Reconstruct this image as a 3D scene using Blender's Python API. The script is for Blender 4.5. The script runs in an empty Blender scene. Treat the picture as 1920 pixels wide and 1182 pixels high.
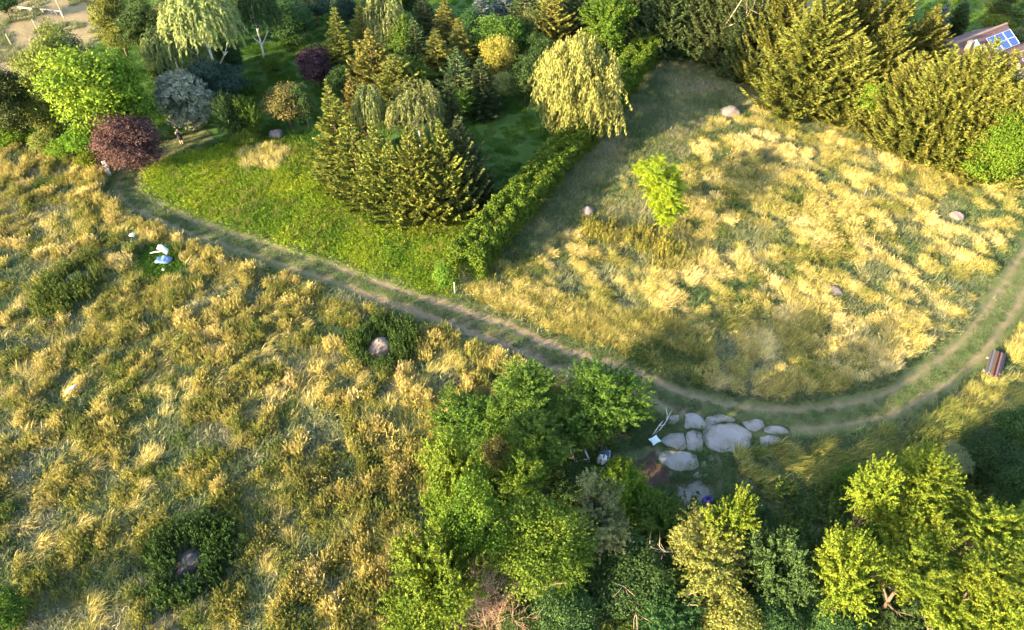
import bpy, bmesh, math, random
import numpy as np
from mathutils import Vector, Matrix, Euler

# ------------------------------------------------------------------ camera, sky, sun, exposure
R = math.radians
scene = bpy.context.scene
COL = scene.collection
PITCH, CAM_H, FPX, PW, PH = R(45.0), 38.0, 1371.0, 1920.0, 1182.0
cam_d = bpy.data.cameras.new('camera')
cam_d.sensor_width = 36.0
cam_d.lens = 36.0 * FPX / PW
cam_d.clip_start, cam_d.clip_end = 0.5, 3000.0
cam = bpy.data.objects.new('camera', cam_d)
COL.objects.link(cam)
cam.location = (0, 0, CAM_H)
cam.rotation_euler = (R(90) - PITCH, 0, 0)
scene.camera = cam

SUN_AZ, SUN_EL = R(34.0), R(16.0)          # heading the light travels in (from +x towards +y), height above horizon
world = bpy.data.worlds.new('World')
scene.world = world
world.use_nodes = True
wn = world.node_tree
sky = wn.nodes.new('ShaderNodeTexSky')
sky.sky_type = 'NISHITA'
sky.sun_disc = False
sky.sun_elevation = SUN_EL
sky.sun_rotation = math.atan2(-math.cos(SUN_AZ), -math.sin(SUN_AZ))
sky.air_density, sky.dust_density, sky.ozone_density = 1.0, 2.0, 1.0
bg = wn.nodes['Background']
bg.inputs['Strength'].default_value = 0.15
wn.links.new(sky.outputs[0], bg.inputs[0])

sun_d = bpy.data.lights.new('sun', 'SUN')
sun_d.energy = 4.7
sun_d.angle = R(0.5)
sun_d.color = (1.0, 0.765, 0.44)
sun = bpy.data.objects.new('sun', sun_d)
COL.objects.link(sun)
sun_dir = Vector((math.cos(SUN_AZ) * math.cos(SUN_EL), math.sin(SUN_AZ) * math.cos(SUN_EL), -math.sin(SUN_EL)))
sun.rotation_euler = sun_dir.to_track_quat('-Z', 'Y').to_euler()
sun.location = (-60, -10, 60)

vs = scene.view_settings
vs.view_transform = 'Standard'
vs.look = 'None'
vs.gamma = 1.0
vs.use_curve_mapping = False
vs.exposure = 2.75
scene.cycles.max_bounces = 3
scene.cycles.diffuse_bounces = 2
scene.cycles.glossy_bounces = 2
scene.cycles.transmission_bounces = 2
scene.cycles.debug_use_spatial_splits = True
scene.cycles.transparent_max_bounces = 4
scene.cycles.use_adaptive_sampling = True
scene.cycles.adaptive_threshold = 0.03
scene.cycles.use_denoising = True

# ------------------------------------------------------------------ helpers
random.seed(7)
RNG = np.random.default_rng(7)
SP, CP = math.sin(PITCH), math.cos(PITCH)

def ray(px, py):
    dx, dy = (px - PW / 2) / FPX, (PH / 2 - py) / FPX
    return np.array([dx, CP + dy * SP, -SP + dy * CP])

def at(px, py, z=0.0):
    """where the line of sight through a photo pixel meets the level z"""
    d = ray(px, py)
    t = (CAM_H - z) / -d[2]
    return np.array([d[0] * t, d[1] * t, z])

def depth(p):
    return p[1] * CP - (p[2] - CAM_H) * SP

_T = {}
def _tab(seed):
    if seed not in _T:
        _T[seed] = np.random.default_rng(1000 + seed).random((256, 256))
    return _T[seed]

def vnoise(x, y, seed=0):
    t = _tab(seed)
    x = np.asarray(x, float); y = np.asarray(y, float)
    xi, yi = np.floor(x).astype(int), np.floor(y).astype(int)
    fx, fy = x - xi, y - yi
    fx, fy = fx * fx * (3 - 2 * fx), fy * fy * (3 - 2 * fy)
    a = t[xi & 255, yi & 255]; b = t[(xi + 1) & 255, yi & 255]
    c = t[xi & 255, (yi + 1) & 255]; d = t[(xi + 1) & 255, (yi + 1) & 255]
    return (a * (1 - fx) + b * fx) * (1 - fy) + (c * (1 - fx) + d * fx) * fy

def fbm(x, y, s, seed=0, octv=3):
    v, a, n = 0.0, 1.0, 0.0
    for k in range(octv):
        v = v + a * vnoise(np.asarray(x) / s * 2 ** k + 17.3 * k, np.asarray(y) / s * 2 ** k + 5.1 * k, seed + k)
        n += a; a *= 0.5
    return v / n

def smooth(e0, e1, v):
    t = np.clip((v - e0) / (e1 - e0), 0, 1)
    return t * t * (3 - 2 * t)

SLAB_C = at(1370, 820)
def hgt(x, y):
    x = np.asarray(x, float); y = np.asarray(y, float)
    d2 = (x - SLAB_C[0]) ** 2 + (y - SLAB_C[1]) ** 2
    f = smooth(6.0, 13.0, np.sqrt(d2))
    return f * (0.5 * (fbm(x, y, 16, 40, 2) - 0.5) + 0.16 * (vnoise(x / 3.1, y / 3.1, 43) - 0.5))

def gpt(px, py):
    p = at(px, py)
    p[2] = float(hgt(p[0], p[1]))
    return p

def inside(poly, x, y):
    """points in a polygon, vectorised"""
    res = np.zeros(np.shape(x), bool)
    n = len(poly)
    for i in range(n):
        x1, y1 = poly[i][:2]; x2, y2 = poly[(i + 1) % n][:2]
        if y1 == y2: continue
        c = ((y1 > y) != (y2 > y)) & (x < (x2 - x1) * (y - y1) / (y2 - y1) + x1)
        res ^= c
    return res

def gpoly(pts):
    return [tuple(at(a, b)[:2]) for a, b in pts]

def dist_path(path, x, y):
    """distance to a polyline"""
    best = np.full(np.shape(x), 1e9)
    for (x1, y1), (x2, y2) in zip(path[:-1], path[1:]):
        vx, vy = x2 - x1, y2 - y1
        t = np.clip(((x - x1) * vx + (y - y1) * vy) / (vx * vx + vy * vy + 1e-9), 0, 1)
        best = np.minimum(best, np.hypot(x - x1 - t * vx, y - y1 - t * vy))
    return best

def catmull(pts, n=8):
    p = np.array(pts, float)
    p = np.vstack([2 * p[0] - p[1], p, 2 * p[-1] - p[-2]])
    out = []
    for i in range(1, len(p) - 2):
        for t in np.linspace(0, 1, n, endpoint=False):
            out.append(0.5 * (2 * p[i] + (p[i + 1] - p[i - 1]) * t + (2 * p[i - 1] - 5 * p[i] + 4 * p[i + 1] - p[i + 2]) * t ** 2
                              + (3 * p[i] - p[i - 1] - 3 * p[i + 1] + p[i + 2]) * t ** 3))
    out.append(p[-2])
    return np.array(out)

# ---- objects
def tag(o, label=None, cat=None, group=None, kind=None):
    if label: o['label'] = label
    if cat: o['category'] = cat
    if group: o['group'] = group
    if kind: o['kind'] = kind
    return o

def link(o, parent=None):
    COL.objects.link(o)
    if parent is not None: o.parent = parent
    return o

def empty(name, loc=(0, 0, 0), rz=0.0):
    o = bpy.data.objects.new(name, None)
    o.empty_display_size = 0.3
    o.location = loc; o.rotation_euler = (0, 0, rz)
    return link(o)

def meshobj(name, me, mat=None, parent=None, loc=(0, 0, 0), rot=(0, 0, 0), scale=(1, 1, 1)):
    o = bpy.data.objects.new(name, me)
    o.location = loc; o.rotation_euler = rot; o.scale = scale
    link(o, parent)
    if mat is not None:
        if len(me.materials) == 0: me.materials.append(None)
        o.material_slots[0].link = 'OBJECT'
        o.material_slots[0].material = mat
    return o

def pymesh(name, v, f, smooth_=False, attrs=None):
    me = bpy.data.meshes.new(name)
    me.from_pydata([tuple(map(float, p)) for p in v], [], f)
    if smooth_:
        me.polygons.foreach_set('use_smooth', [True] * len(me.polygons))
    for k, a in (attrs or {}).items():
        at_ = me.attributes.new(k, 'FLOAT', 'POINT')
        at_.data.foreach_set('value', np.asarray(a, np.float32))
    me.update()
    return me

def quadmesh(name, Q, tint):
    """Q: n x 4 x 3 corner points, one free quad each; tint: n"""
    n = len(Q)
    me = bpy.data.meshes.new(name)
    me.vertices.add(4 * n); me.loops.add(4 * n); me.polygons.add(n)
    me.vertices.foreach_set('co', np.ascontiguousarray(Q, np.float32).ravel())
    me.loops.foreach_set('vertex_index', np.arange(4 * n, dtype=np.int32))
    me.polygons.foreach_set('loop_start', np.arange(0, 4 * n, 4, dtype=np.int32))
    a = me.attributes.new('tint', 'FLOAT', 'POINT')
    a.data.foreach_set('value', np.repeat(np.asarray(tint, np.float32), 4))
    me.update(calc_edges=True)
    return me

def unit(v):
    return v / (np.linalg.norm(v, axis=-1, keepdims=True) + 1e-9)

def leaves(C, A, N, l, w):
    """diamond leaves: centres C, long axes A, rough normals N"""
    A = unit(A); B = unit(np.cross(N, A))
    l = np.broadcast_to(np.asarray(l, float), (len(C),))[:, None]
    w = np.broadcast_to(np.asarray(w, float), (len(C),))[:, None]
    up = unit(np.cross(A, B))
    return np.stack([C - A * l / 2, C + B * w / 2 + up * w * 0.12 - A * l * 0.08, C + A * l / 2, C - B * w / 2 + up * w * 0.12 - A * l * 0.08], 1)

def tube(pts, rad, sides=6, cap=True):
    pts = [Vector(p) for p in pts]
    v, f = [], []
    ref = Vector((0.31, 0.17, 0.93))
    for i, p in enumerate(pts):
        d = (pts[min(i + 1, len(pts) - 1)] - pts[max(i - 1, 0)]).normalized()
        a = d.cross(ref)
        if a.length < 1e-3: a = d.cross(Vector((1, 0, 0)))
        a.normalize(); b = d.cross(a)
        for k in range(sides):
            t = 2 * math.pi * k / sides
            v.append(p + (a * math.cos(t) + b * math.sin(t)) * rad[i])
    for i in range(len(pts) - 1):
        for k in range(sides):
            k2 = (k + 1) % sides
            f.append((i * sides + k, i * sides + k2, (i + 1) * sides + k2, (i + 1) * sides + k))
    if cap:
        f.append(tuple(range(sides - 1, -1, -1)))
        n = (len(pts) - 1) * sides
        f.append(tuple(range(n, n + sides)))
    return v, f

class MB:
    def __init__(s): s.v, s.f = [], []
    def add(s, v, f):
        o = len(s.v)
        s.v += [tuple(p) for p in v]; s.f += [tuple(i + o for i in q) for q in f]
        return s
    def tube(s, pts, rad, sides=6): return s.add(*tube(pts, rad, sides))
    def box(s, c, d, rz=0.0, ry=0.0, rx=0.0, bevel=0.0):
        bm = bmesh.new()
        bmesh.ops.create_cube(bm, size=1.0)
        bmesh.ops.scale(bm, vec=d, verts=bm.verts)
        if bevel: bmesh.ops.bevel(bm, geom=bm.edges[:], offset=bevel, segments=1, affect='EDGES')
        m = Matrix.Translation(c) @ Euler((rx, ry, rz)).to_matrix().to_4x4()
        bmesh.ops.transform(bm, matrix=m, verts=bm.verts)
        bm.verts.index_update()
        s.add([x.co[:] for x in bm.verts], [[q.index for q in p.verts] for p in bm.faces])
        bm.free()
        return s
    def mesh(s, name, smooth_=False): return pymesh(name, s.v, s.f, smooth_)
    def build(s, name, mat, parent=None, smooth_=False, **k): return meshobj(name, s.mesh(name, smooth_), mat, parent, **k)

# ------------------------------------------------------------------ materials
def new_mat(name):
    m = bpy.data.materials.new(name)
    m.use_nodes = True
    nt = m.node_tree
    nt.nodes.clear()
    out = nt.nodes.new('ShaderNodeOutputMaterial')
    return m, nt, out

def nd(nt, t, **kw):
    n = nt.nodes.new(t)
    for k, v in kw.items(): setattr(n, k, v)
    return n

def mixc(nt, fac, a, b, blend='MIX'):
    n = nd(nt, 'ShaderNodeMix', data_type='RGBA', blend_type=blend)
    for sock, val in ((n.inputs[0], fac), (n.inputs[6], a), (n.inputs[7], b)):
        if isinstance(val, (int, float)): sock.default_value = val
        elif isinstance(val, (tuple, list)): sock.default_value = (*val[:3], 1)
        else: nt.links.new(val, sock)
    return n.outputs[2]

def mth(nt, op, a, b=None):
    n = nd(nt, 'ShaderNodeMath', operation=op)
    for s, v in ((n.inputs[0], a), (n.inputs[1], b)):
        if v is None: continue
        if isinstance(v, (int, float)): s.default_value = v
        else: nt.links.new(v, s)
    return n.outputs[0]

def mapr(nt, v, a, b, c, d):
    n = nd(nt, 'ShaderNodeMapRange')
    nt.links.new(v, n.inputs[0])
    for i, q in enumerate((a, b, c, d)): n.inputs[i + 1].default_value = q
    return n.outputs[0]

def noise_tex(nt, scale, detail=3, rough=0.55, vec=None):
    n = nd(nt, 'ShaderNodeTexNoise')
    n.inputs['Scale'].default_value = scale; n.inputs['Detail'].default_value = detail; n.inputs['Roughness'].default_value = rough
    if vec is not None: nt.links.new(vec, n.inputs['Vector'])
    return n.outputs['Fac']

def foliage_surface(nt, out, col, trans=0.35, rough=0.6, spec=0.06, tcol=None):
    p = nd(nt, 'ShaderNodeBsdfPrincipled')
    p.inputs['Roughness'].default_value = rough
    p.inputs['Specular IOR Level'].default_value = spec
    nt.links.new(col, p.inputs['Base Color'])
    if trans > 0:
        t = nd(nt, 'ShaderNodeBsdfTranslucent')
        nt.links.new(tcol if tcol is not None else col, t.inputs['Color'])
        ms = nd(nt, 'ShaderNodeMixShader')
        ms.inputs[0].default_value = trans
        nt.links.new(p.outputs[0], ms.inputs[1]); nt.links.new(t.outputs[0], ms.inputs[2])
        nt.links.new(ms.outputs[0], out.inputs[0])
    else:
        nt.links.new(p.outputs[0], out.inputs[0])

def leaf_mat(name, c1, c2, trans=0.28, vary=0.25, c3=None, f3=0.0):
    """two leaf colours mixed by each leaf's own tint, a third for odd leaves, each plant a little different"""
    m, nt, out = new_mat(name)
    at_ = nd(nt, 'ShaderNodeAttribute', attribute_name='tint')
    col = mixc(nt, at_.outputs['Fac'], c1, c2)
    if c3 is not None:
        g = nd(nt, 'ShaderNodeNewGeometry')
        tc = nd(nt, 'ShaderNodeTexCoord')
        nz = noise_tex(nt, 1.1, 2, 0.5, tc.outputs['Object'])
        col = mixc(nt, mapr(nt, nz, 0.62 - f3 * 0.4, 0.72 - f3 * 0.4, 0, 0.85), col, c3)
    oi = nd(nt, 'ShaderNodeObjectInfo')
    hsv = nd(nt, 'ShaderNodeHueSaturation')
    nt.links.new(mapr(nt, oi.outputs['Random'], 0, 1, 0.5 - 0.03 * vary / 0.25, 0.5 + 0.02 * vary / 0.25), hsv.inputs['Hue'])
    nt.links.new(mapr(nt, mth(nt, 'FRACT', mth(nt, 'MULTIPLY', oi.outputs['Random'], 7.31)), 0, 1, 1 - vary, 1 + vary), hsv.inputs['Value'])
    nt.links.new(col, hsv.inputs['Color'])
    foliage_surface(nt, out, hsv.outputs[0], trans)
    return m

def tuft_mat(name, stops, trans=0.3, tip=None, rough=0.6):
    """grass: colour picked along a ramp by the tuft's own 'tone', shade by 'shade', blades by 'tint'"""
    m, nt, out = new_mat(name)
    a = nd(nt, 'ShaderNodeAttribute', attribute_name='tone', attribute_type='INSTANCER')
    s = nd(nt, 'ShaderNodeAttribute', attribute_name='shade', attribute_type='INSTANCER')
    t = nd(nt, 'ShaderNodeAttribute', attribute_name='tint')
    v = mth(nt, 'ADD', a.outputs['Fac'], mth(nt, 'MULTIPLY', mth(nt, 'SUBTRACT', t.outputs['Fac'], 0.5), 0.45))
    ramp = nd(nt, 'ShaderNodeValToRGB')
    el = ramp.color_ramp.elements
    el[0].position, el[0].color = stops[0][0], (*stops[0][1], 1)
    el[1].position, el[1].color = stops[-1][0], (*stops[-1][1], 1)
    for p, c in stops[1:-1]:
        e = el.new(p); e.color = (*c, 1)
    nt.links.new(v, ramp.inputs[0])
    hsv = nd(nt, 'ShaderNodeHueSaturation')
    nt.links.new(ramp.outputs[0], hsv.inputs['Color'])
    nt.links.new(mth(nt, 'MULTIPLY', mapr(nt, s.outputs['Fac'], 0, 1, 0.72, 1.28), mapr(nt, t.outputs['Fac'], 0, 1, 0.85, 1.15)), hsv.inputs['Value'])
    foliage_surface(nt, out, hsv.outputs[0], trans, rough, 0.05)
    return m

def plain(name, c, rough=0.7, var=0.12, scale=6.0, spec=0.3, c2=None, bump=0.0, metal=0.0, coords='Object', detail=4):
    m, nt, out = new_mat(name)
    tc = nd(nt, 'ShaderNodeTexCoord')
    nz = noise_tex(nt, scale, detail, 0.6, tc.outputs[coords])
    lo = tuple(x * (1 - var) for x in c); hi = tuple(min(1, x * (1 + var)) for x in c)
    col = mixc(nt, nz, lo, hi)
    if c2 is not None:
        n2 = noise_tex(nt, scale * 0.45, 5, 0.65, tc.outputs[coords])
        col = mixc(nt, mapr(nt, n2, 0.45, 0.65, 0, 0.85), col, c2)
    p = nd(nt, 'ShaderNodeBsdfPrincipled')
    p.inputs['Roughness'].default_value = rough; p.inputs['Specular IOR Level'].default_value = spec
    p.inputs['Metallic'].default_value = metal
    nt.links.new(col, p.inputs['Base Color'])
    if bump:
        b = nd(nt, 'ShaderNodeBump'); b.inputs['Strength'].default_value = bump; b.inputs['Distance'].default_value = 0.05
        nt.links.new(noise_tex(nt, scale * 2.2, 5, 0.65, tc.outputs[coords]), b.inputs['Height'])
        nt.links.new(b.outputs[0], p.inputs['Normal'])
    nt.links.new(p.outputs[0], out.inputs[0])
    return m

M = {}
# leaf colours
M['oak'] = leaf_mat('leaf_oak', (0.085, 0.115, 0.024), (0.17, 0.185, 0.046))
M['oak_dark'] = leaf_mat('leaf_oak_dark', (0.036, 0.066, 0.022), (0.08, 0.11, 0.036))
M['bright'] = leaf_mat('leaf_bright', (0.055, 0.118, 0.012), (0.14, 0.195, 0.018))
M['lime'] = leaf_mat('leaf_lime', (0.072, 0.126, 0.013), (0.162, 0.2, 0.02), vary=0.15)
M['mid'] = leaf_mat('leaf_mid', (0.034, 0.08, 0.013), (0.092, 0.14, 0.02), vary=0.15)
M['fresh'] = leaf_mat('leaf_fresh', (0.044, 0.096, 0.012), (0.122, 0.17, 0.02), vary=0.15)
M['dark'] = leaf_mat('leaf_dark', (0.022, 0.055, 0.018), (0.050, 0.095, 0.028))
M['blue_dark'] = leaf_mat('leaf_blue_dark', (0.024, 0.050, 0.034), (0.050, 0.085, 0.055))
M['silver'] = leaf_mat('leaf_silver', (0.055, 0.09, 0.045), (0.34, 0.36, 0.27), trans=0.2)
M['purple'] = leaf_mat('leaf_purple', (0.035, 0.022, 0.030), (0.075, 0.045, 0.050))
M['copper'] = leaf_mat('leaf_copper', (0.05, 0.033, 0.03), (0.125, 0.078, 0.062))
M['bronze'] = leaf_mat('leaf_bronze', (0.080, 0.085, 0.025), (0.180, 0.150, 0.055))
M['orange'] = leaf_mat('leaf_orange', (0.125, 0.13, 0.025), (0.25, 0.205, 0.045))
M['pale'] = leaf_mat('leaf_pale', (0.160, 0.200, 0.050), (0.280, 0.300, 0.100))
M['straw'] = leaf_mat('leaf_straw', (0.1, 0.132, 0.024), (0.215, 0.205, 0.055), vary=0.1)
M['grey_green'] = leaf_mat('leaf_grey_green', (0.085, 0.12, 0.055), (0.2, 0.22, 0.085))
M['birch'] = leaf_mat('leaf_birch', (0.105, 0.145, 0.048), (0.22, 0.24, 0.09))
M['willow'] = leaf_mat('leaf_willow', (0.135, 0.19, 0.05), (0.285, 0.315, 0.092))
M['spruce'] = leaf_mat('needle_spruce', (0.066, 0.1, 0.02), (0.155, 0.18, 0.034), trans=0.15, vary=0.18)
M['spruce_gold'] = leaf_mat('needle_gold', (0.072, 0.092, 0.018), (0.165, 0.165, 0.034), trans=0.2, vary=0.12)
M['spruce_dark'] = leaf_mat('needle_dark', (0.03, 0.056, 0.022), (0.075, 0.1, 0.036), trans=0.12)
M['spruce_olive'] = leaf_mat('needle_olive', (0.09, 0.105, 0.022), (0.19, 0.185, 0.042), trans=0.15)
M['spruce_blue'] = leaf_mat('needle_blue', (0.060, 0.085, 0.085), (0.150, 0.185, 0.185), trans=0.12)
M['hedge'] = leaf_mat('leaf_hedge', (0.038, 0.1, 0.012), (0.115, 0.19, 0.022), trans=0.25)
M['ailanthus'] = leaf_mat('leaf_feathered', (0.17, 0.24, 0.014), (0.28, 0.33, 0.024), trans=0.4, vary=0.05)
M['shoot'] = leaf_mat('leaf_shoot', (0.060, 0.100, 0.016), (0.135, 0.155, 0.030), trans=0.3, vary=0.1)
M['red_leaf'] = leaf_mat('leaf_red', (0.12, 0.03, 0.03), (0.20, 0.05, 0.05))
# bark, wood, stone and so on
M['bark'] = plain('bark', (0.10, 0.075, 0.055), 0.9, 0.35, 9, 0.1, bump=0.4)
M['bark_white'] = plain('bark_birch', (0.55, 0.53, 0.48), 0.8, 0.2, 7, 0.2, c2=(0.12, 0.10, 0.09))
M['dead_wood'] = plain('dead_wood', (0.42, 0.33, 0.24), 0.85, 0.3, 8, 0.15)
M['twig'] = plain('brown_twig', (0.27, 0.185, 0.13), 0.9, 0.3, 5, 0.1)
M['pale_wood'] = plain('bleached_wood', (0.60, 0.55, 0.50), 0.8, 0.2, 9, 0.2)
M['boulder'] = plain('granite', (0.120, 0.105, 0.100), 0.85, 0.3, 3.5, 0.2, c2=(0.115, 0.105, 0.105), bump=0.6)
M['boulder_pink'] = plain('granite_pink', (0.160, 0.125, 0.112), 0.85, 0.28, 3.5, 0.2, c2=(0.110, 0.098, 0.092), bump=0.6)
M['boulder_dark'] = plain('granite_dark', (0.050, 0.047, 0.052), 0.85, 0.3, 4, 0.2, c2=(0.10, 0.092, 0.090), bump=0.6)

# ------------------------------------------------------------------ where things lie on the ground (metres, from the photograph)
TRACK_PX = [(392, 250), (330, 272), (280, 298), (243, 330), (240, 358), (262, 381), (300, 401), (338, 418), (385, 435), (440, 453), (508, 475), (555, 492),
            (640, 520), (712, 549), (778, 573), (836, 590), (896, 613), (945, 630), (996, 655), (1050, 674), (1112, 694), (1165, 708),
            (1226, 734), (1285, 757), (1385, 782), (1500, 788), (1594, 776), (1670, 755), (1742, 715), (1805, 666), (1838, 630),
            (1868, 590), (1916, 515), (1962, 440), (2010, 360), (2060, 270)]
TRACK = catmull([at(a, b)[:2] for a, b in TRACK_PX], 7)
TRACK_L = [tuple(p) for p in TRACK]

P_LEFT = gpoly([(-350, 215), (0, 255), (130, 285), (205, 325), (225, 395), (300, 425), (420, 465), (540, 510), (640, 545), (760, 590), (830, 625), (900, 648), (1000, 690), (1060, 712),
                (1060, 740), (960, 760), (840, 800), (800, 1000), (740, 1182), (700, 1330), (-300, 1330)])
P_RIGHT = gpoly([(872, 545), (1000, 645), (1120, 678), (1230, 710), (1320, 752), (1420, 765), (1560, 755), (1680, 722), (1765, 672), (1835, 590),
                 (1915, 480), (2060, 250), (1830, 300), (1700, 250), (1580, 205), (1470, 185), (1400, 130), (1250, 92), (1195, 165), (1085, 270), (970, 410), (890, 520)])
P_SHADE = gpoly([(885, 530), (970, 410), (1085, 270), (1195, 165), (1250, 92), (1400, 130), (1470, 190), (1400, 215), (1325, 240), (1290, 300), (1270, 350), (1275, 420), (1180, 440), (1085, 430), (1000, 475), (930, 500)])
P_VERGE = gpoly([(1480, 832), (1600, 805), (1700, 778), (1790, 718), (1860, 640), (1916, 565), (2000, 440), (2250, 440), (2200, 830), (1900, 860), (1640, 870), (1560, 900), (1430, 925), (1370, 860)])
P_GREEN = gpoly([(268, 347), (300, 297), (420, 283), (540, 262), (600, 290), (620, 360), (720, 402), (850, 400), (872, 432), (835, 470), (852, 548), (780, 552), (700, 528), (560, 475), (440, 430), (330, 395)])
P_HAYSPOT = gpoly([(445, 290), (480, 275), (545, 280), (545, 310), (500, 325), (455, 315)])
P_TARP = gpoly([(245, 500), (270, 462), (330, 462), (352, 500), (330, 530), (265, 532)])
P_GARDEN = gpoly([(-500, 215), (0, 250), (130, 280), (210, 320), (268, 347), (300, 297), (420, 283), (540, 262), (600, 290), (620, 360), (720, 402), (850, 400),
                  (960, 415), (1080, 270), (1195, 165), (1250, 92), (1250, -160), (-500, -160)])
P_STRAW = gpoly([(-400, -150), (200, -150), (195, 60), (150, 120), (60, 130), (0, 180), (-400, 200)])
P_NEIGHBOUR = gpoly([(1700, 190), (1650, -100), (2600, -100), (2600, 300), (1960, 330), (1900, 250)])
P_WOOD = gpoly([(960, 735), (1200, 740), (1240, 790), (1180, 850), (1250, 940), (1330, 950), (1440, 920), (1560, 895), (1700, 830), (2300, 830), (2300, 1500), (600, 1500), (740, 1182), (800, 1000), (840, 800)])
P_SOIL = gpoly([(1130, 850), (1210, 838), (1245, 870), (1260, 900), (1220, 925), (1160, 905)])
P_RUBBLE = gpoly([(1255, 912), (1310, 900), (1350, 915), (1325, 945), (1270, 940)])
P_YARD = gpoly([(1150, 835), (1240, 775), (1330, 765), (1440, 775), (1500, 800), (1480, 850), (1400, 870), (1370, 930), (1250, 950), (1160, 915)])

SLABS_PX = [
    [(1284, 779), (1300, 778), (1316, 787), (1321, 800), (1315, 806), (1297, 803), (1285, 805)],
    [(1323, 785), (1345, 779), (1362, 790), (1346, 795), (1332, 799), (1323, 798)],
    [(1347, 778), (1372, 784), (1379, 791), (1366, 794), (1350, 788)],
    [(1240, 829), (1258, 816), (1276, 812), (1282, 814), (1285, 840), (1277, 845), (1254, 837)],
    [(1287, 816), (1300, 810), (1314, 812), (1317, 830), (1313, 848), (1290, 844)],
    [(1322, 804), (1330, 798), (1368, 797), (1390, 802), (1402, 815), (1400, 835), (1385, 847), (1350, 846), (1326, 836), (1321, 818)],
    [(1391, 794), (1410, 789), (1430, 791), (1432, 801), (1416, 812), (1404, 807)],
    [(1434, 804), (1452, 800), (1472, 806), (1476, 813), (1460, 817), (1436, 812)],
    [(1422, 824), (1440, 819), (1462, 824), (1467, 832), (1450, 839), (1428, 838)],
    [(1239, 851), (1250, 848), (1280, 850), (1305, 855), (1308, 866), (1304, 878), (1290, 884), (1266, 881), (1246, 873), (1239, 862)],
    [(1298, 892), (1307, 886), (1316, 890), (1312, 897), (1303, 899)],
    [(1371, 779), (1380, 776), (1388, 781), (1380, 786)],
    [(1247, 785), (1258, 781), (1271, 781), (1273, 790), (1262, 796), (1250, 795)],
    [(1327, 858), (1334, 856), (1338, 862), (1331, 864)],
    [(1319, 892), (1325, 889), (1327, 894), (1321, 896)],
    [(1315, 868), (1323, 867), (1324, 874), (1317, 876)],
]
def ragged(s, seed):
    q = np.array([at(a, b)[:2] for a, b in s]); c = q.mean(0); q = c + (q - c) * 1.08
    out = []
    for i in range(len(q)):
        a, b = q[i], q[(i + 1) % len(q)]
        m = max(2, int(np.hypot(*(b - a)) / 0.22))
        for k in range(m):
            t = k / m
            out.append(a * (1 - t) + b * t)
    out = np.array(out)
    r = np.random.default_rng(seed)
    n = len(out)
    out = out * .8 + (np.roll(out, 1, 0) + np.roll(out, -1, 0)) * .1
    w = (vnoise(out[:, 0] * 2.6, out[:, 1] * 2.6, 50) - .5) * .26 + (r.random(n) - .5) * .09
    d = out - c
    return c + d * (1 + w / (np.hypot(d[:, 0], d[:, 1]) + .2))[:, None]
SLABS = [ragged(s, i) for i, s in enumerate(SLABS_PX)]

BOULDERS = [  # pixel centre, width px, height factor, stretch, material, label
    (1368, 218, 34, 0.75, 1.1, 0.2, 'boulder_pink', 'pinkish boulder at the top edge of the golden meadow'),
    (1102, 405, 26, 0.95, 1.0, 0.6, 'boulder', 'grey boulder in the shaded grass right of the hedge'),
    (1792, 411, 27, 0.75, 1.1, 0.0, 'boulder_pink', 'pale boulder in golden grass near the right edge'),
    (1560, 549, 30, 0.5, 1.8, -0.8, 'boulder_pink', 'long low pinkish boulder in the middle of the golden meadow'),
    (715, 657, 42, 0.85, 1.1, 0.3, 'boulder_pink', 'large sunlit pinkish boulder ringed by green shoots beside the track'),
    (143, 527, 28, 0.7, 1.2, 0.4, 'boulder_dark', 'small grey boulder half hidden by shrubs in the left field'),
    (360, 1057, 50, 0.65, 1.15, 0.3, 'boulder_dark', 'dark grey boulder in the dark green ring of shoots'),
    (520, 256, 25, 0.9, 1.15, 0.1, 'boulder', 'grey boulder below the bronze shrub in the garden'),
]
BPOS = [gpt(b[0], b[1]) for b in BOULDERS]

# ------------------------------------------------------------------ the ground
def axis(lo, hi, step, far):
    a = list(np.arange(lo, hi + 1e-6, step))
    s, x = step, hi
    while x < far: s *= 1.35; x += s; a.append(x)
    s, x = step, lo
    while x > -far: s *= 1.35; x -= s; a.insert(0, x)
    return np.array(a)

gx, gy = axis(-85, 95, 0.6, 900), axis(6, 118, 0.6, 900)
GX, GY = np.meshgrid(gx, gy, indexing='ij')
fade = smooth(400, 120, np.hypot(GX, GY - 55))
GZ = hgt(GX, GY)
jx = GX + 1.6 * (vnoise(GX / 2, GY / 2, 60) - 0.5); jy = GY + 1.6 * (vnoise(GX / 2, GY / 2, 61) - 0.5)
lawn = (inside(P_GARDEN, jx, jy) & ~inside(P_STRAW, jx, jy)) | inside(P_GREEN, jx, jy) | inside(P_NEIGHBOUR, jx, jy) | inside(P_TARP, jx, jy)
soil = inside(P_SOIL, jx, jy) * 1.0
rub = inside(P_RUBBLE, jx, jy) * 1.0
dry = inside(P_STRAW, jx, jy) * 1.0
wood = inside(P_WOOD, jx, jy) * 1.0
nx_, ny_ = len(gx), len(gy)
idx = np.arange(nx_ * ny_).reshape(nx_, ny_)
gf = np.stack([idx[:-1, :-1], idx[1:, :-1], idx[1:, 1:], idx[:-1, 1:]], -1).reshape(-1, 4)
gme = pymesh('ground', np.stack([GX, GY, GZ], -1).reshape(-1, 3), gf.tolist(), True,
             dict(lawn=lawn.ravel() * 1.0, soil=soil.ravel(), rubble=rub.ravel(), dry=dry.ravel(), wood=wood.ravel()))

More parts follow.
